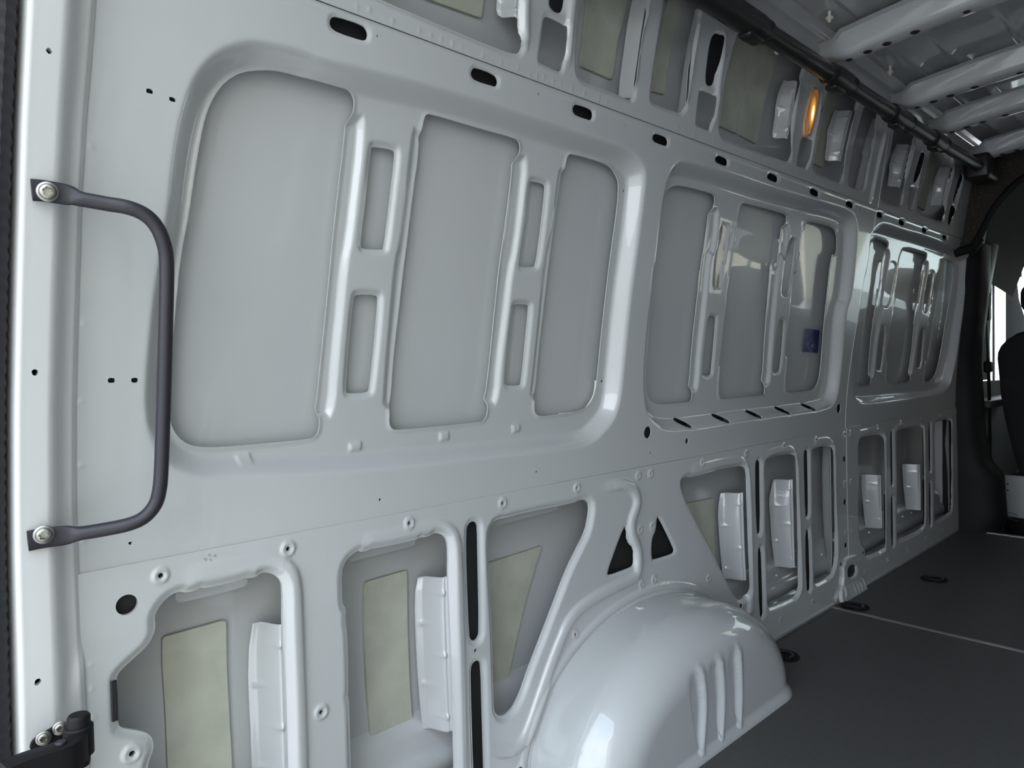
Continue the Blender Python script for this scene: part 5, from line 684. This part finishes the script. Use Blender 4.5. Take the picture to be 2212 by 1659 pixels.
# seats
def seat(y0,lab,nm_):
    s=empty(nm_,(4.85,y0,-.3)); tag(s,lab,'seat','cab seats')
    def pill(secs,name,m,n=28,e=3.2):
        V=[];Fc=[]
        for (c,hw,hd,tilt) in secs:
            for k in range(n):
                a=2*math.pi*k/n; ca,sa=math.cos(a),math.sin(a); V.append((c[0]+hd*math.copysign(abs(sa)**(2/e),sa),y0+hw*math.copysign(abs(ca)**(2/e),ca),c[2]))
        for i in range(len(secs)-1):
            for k in range(n): Fc.append((i*n+k,i*n+(k+1)%n,(i+1)*n+(k+1)%n,(i+1)*n+k))
        Fc.append(tuple(range(n))[::-1]); Fc.append(tuple(range((len(secs)-1)*n,len(secs)*n))); return pyd(name,V,Fc,m,s,True,60)
    back=[((4.80-.27*t+.02*math.sin(math.pi*t),0,.22+.83*t),.20+.07*math.sin(min(1,t*1.6)*math.pi/2)-.0 if t<.8 else .27*math.sqrt(max(.02,1-((t-.8)/.205)**2)),.065 if t<.93 else .065*math.sqrt(max(.05,1-((t-.93)/.075)**2)),0) for t in np.linspace(0,1,26)]
    pill(back,'backrest',SEATM)
    head=[((4.55-.03*t,0,1.095+.20*t),.155*math.sqrt(max(.03,1-abs(2*t-1)**3.5)),.05*math.sqrt(max(.05,1-abs(2*t-1)**4)),0) for t in np.linspace(0,1,14)]
    pill(head,'headrest',SEATM)
    for dy in (-.06,.06):
        bm=bmesh.new(); tube(bm,[(4.555,y0+dy,1.0),(4.545,y0+dy,1.12)],.007,8); fromb('headrest_post',bm,STEEL,s)
    bm=bmesh.new(); bbox(bm,(4.76,y0-.26,.10),(5.28,y0+.26,.25),.05,4); fromb('cushion',bm,SEATM,s)
    bm=bmesh.new(); bbox(bm,(4.72,y0-.24,-.30),(5.2,y0+.265,.0),.01,2); fromb('pedestal',bm,BLACKP,s)
    bm=bmesh.new(); bbox(bm,(4.70,y0-.24,.0),(4.72,y0+.265,.235),.012,3); pp_=fromb('pedestal_panel',bm,PAINT,s)
    for zz_ in (.185,.15):
        bm=bmesh.new(); cyl(bm,(4.7005,y0+.245,zz_),(-1,0,0),.0045,.001,12); fromb('panel_hole',bm,PRIMER_SHADE,pp_)
    bm=bmesh.new(); tube(bm,[(4.698,y0+.18+.035*math.cos(a),.11+.05*math.sin(a)) for a in np.linspace(2.6,4.6,10)],.003,6); fromb('panel_bead',bm,PAINT,pp_)
seat(.505,'black fabric cab seat with separate headrest beside the black pillar trim','driver_chair')
seat(-.48,'black fabric cab seat by the far cab window','passenger_chair')
# seat belt
sb=empty('seat_belt',(4.40,.80,.6)); tag(sb,'black seat belt strap hanging beside the cab window','seat belt')
def ribbon(path,w_,name,m):
    V=[];Fc=[]
    for p in path: V+=[(p[0]-w_/2,p[1],p[2]),(p[0]+w_/2,p[1]-.006,p[2])]
    for i in range(len(path)-1): Fc.append((2*i,2*i+1,2*i+3,2*i+2))
    o=pyd(name,V,Fc,m,sb); md=o.modifiers.new('t','SOLIDIFY'); md.thickness=.0015
ribbon(spl([(4.47,.80,1.12),(4.485,.80,1.0),(4.50,.80,.85),(4.52,.80,.6),(4.53,.80,.2),(4.53,.80,-.1)],6),.042,'strap',BLACKP)
bm=bmesh.new(); bbox(bm,(4.455,.785,1.09),(4.515,.81,1.16),.008); fromb('belt_guide',bm,BLACKP,sb)
bm=bmesh.new(); bbox(bm,(4.47,.785,.81),(4.545,.815,.87),.01); fromb('latch',bm,BLACKP,sb)
# ================================================================== RIGHT SIDE, mirrored build of the body
wall_r=empty('wall_right',(2.2,-.87,0)); tag(wall_r,'white-grey stamped sheet-metal side wall facing the first one','wall',kind='structure')
for o in list(wall_l.children):
    if o.name.split('.')[0] in ('upper_side_panel','lower_side_panel','roof_side_frame','lower_outer_skin','window_blank_panel','upper_outer_skin','rail_shade_sheet'):
        c=o.copy(); COL.objects.link(c); c.parent=wall_r; c.matrix_parent_inverse=Matrix.Translation((-2.2,.87,0)); c.scale=(1,-1,1)
for s in (1,-1):
    bm=bmesh.new(); bbox(bm,(.14,s*.98,-.35),(4.24,s*.99,1.94)); fromb('outer_side',bm,PAINT,wall_l if s>0 else wall_r,False)
    bm=bmesh.new(); bbox(bm,(4.215,s*.868,-.35),(4.235,s*.985,1.94)); fromb('pillar_bulkhead',bm,PAINT,wall_l if s>0 else wall_r,False)
    bm=bmesh.new(); bbox(bm,(.135,s*.70,1.80),(.155,s*.985,1.94)); fromb('rear_corner',bm,PRIMER_SHADE,wall_l if s>0 else wall_r,False)
    bm=bmesh.new(); bbox(bm,(3.84,s*.80,1.46),(3.86,s*.985,1.94)); fromb('header_bulkhead',bm,PRIMER_SHADE,wall_l if s>0 else wall_r,False)
c=wa.copy(); COL.objects.link(c); c.scale=(1,-1,1); tag(c,'rounded wheel arch cover against the opposite side wall','wheel arch')
c=ptr.copy(); COL.objects.link(c); c.scale=(1,-1,1); tag(c,'matt black moulded trim covering the pillar on the far side of the cab','trim')
jr=jamb.copy(); COL.objects.link(jr); jr.scale=(1,-1,1); jr.name='trim_2'; tag(jr,'white painted rear door pillar on the opposite side','door frame',kind='structure')
c=jamb.children[0].copy(); COL.objects.link(c); c.parent=jr
bm=bmesh.new(); bbox(bm,(.13,-.80,1.79),(.25,.80,1.945),.015,3); o=fromb('trim_3',bm,PAINT_LIT); tag(o,'white painted header over the rear door opening','door frame',kind='structure')
# unseen building across the yard, added and sized to dim the panel reflections
bd=empty('building',(8,-10,-.8)); tag(bd,'unseen cream rendered building added across the yard to tone reflections','building',kind='structure')
CREAM=mat('cream_render',(.50,.47,.36),.9,var=.08); DARKG=mat('dark_glazing',(.05,.06,.07),.1)
bm=bmesh.new(); bbox(bm,(-8,-14,-.8),(30,-10,7.4)); fromb('block',bm,CREAM,bd,False)
bm=bmesh.new(); bbox(bm,(-8.2,-14.2,7.4),(30.2,-9.8,7.8)); fromb('parapet',bm,STRIP,bd,False)
for k in range(6):
    bm=bmesh.new(); bbox(bm,(-5+5*k,-9.99,.6),(-2.6+5*k,-9.93,2.2),.02,1); o=fromb('window_frame',bm,BLACKP,bd,False)
    bm=bmesh.new(); bbox(bm,(-4.9+5*k,-9.925,.7),(-2.7+5*k,-9.92,2.1)); fromb('pane',bm,DARKG,o,False)
# underside and yard outside
bm=bmesh.new(); bbox(bm,(.12,-.97,-.16),(4.22,.97,-.03)); o=fromb('floor_frame',bm,PRIMER_SHADE,fl_,False)
bm=bmesh.new(); bbox(bm,(-40,-40,-.82),(45,40,-.80)); o=fromb('ground',bm,GROUND,None,False); tag(o,'grey asphalt yard outside the van','ground',kind='structure')
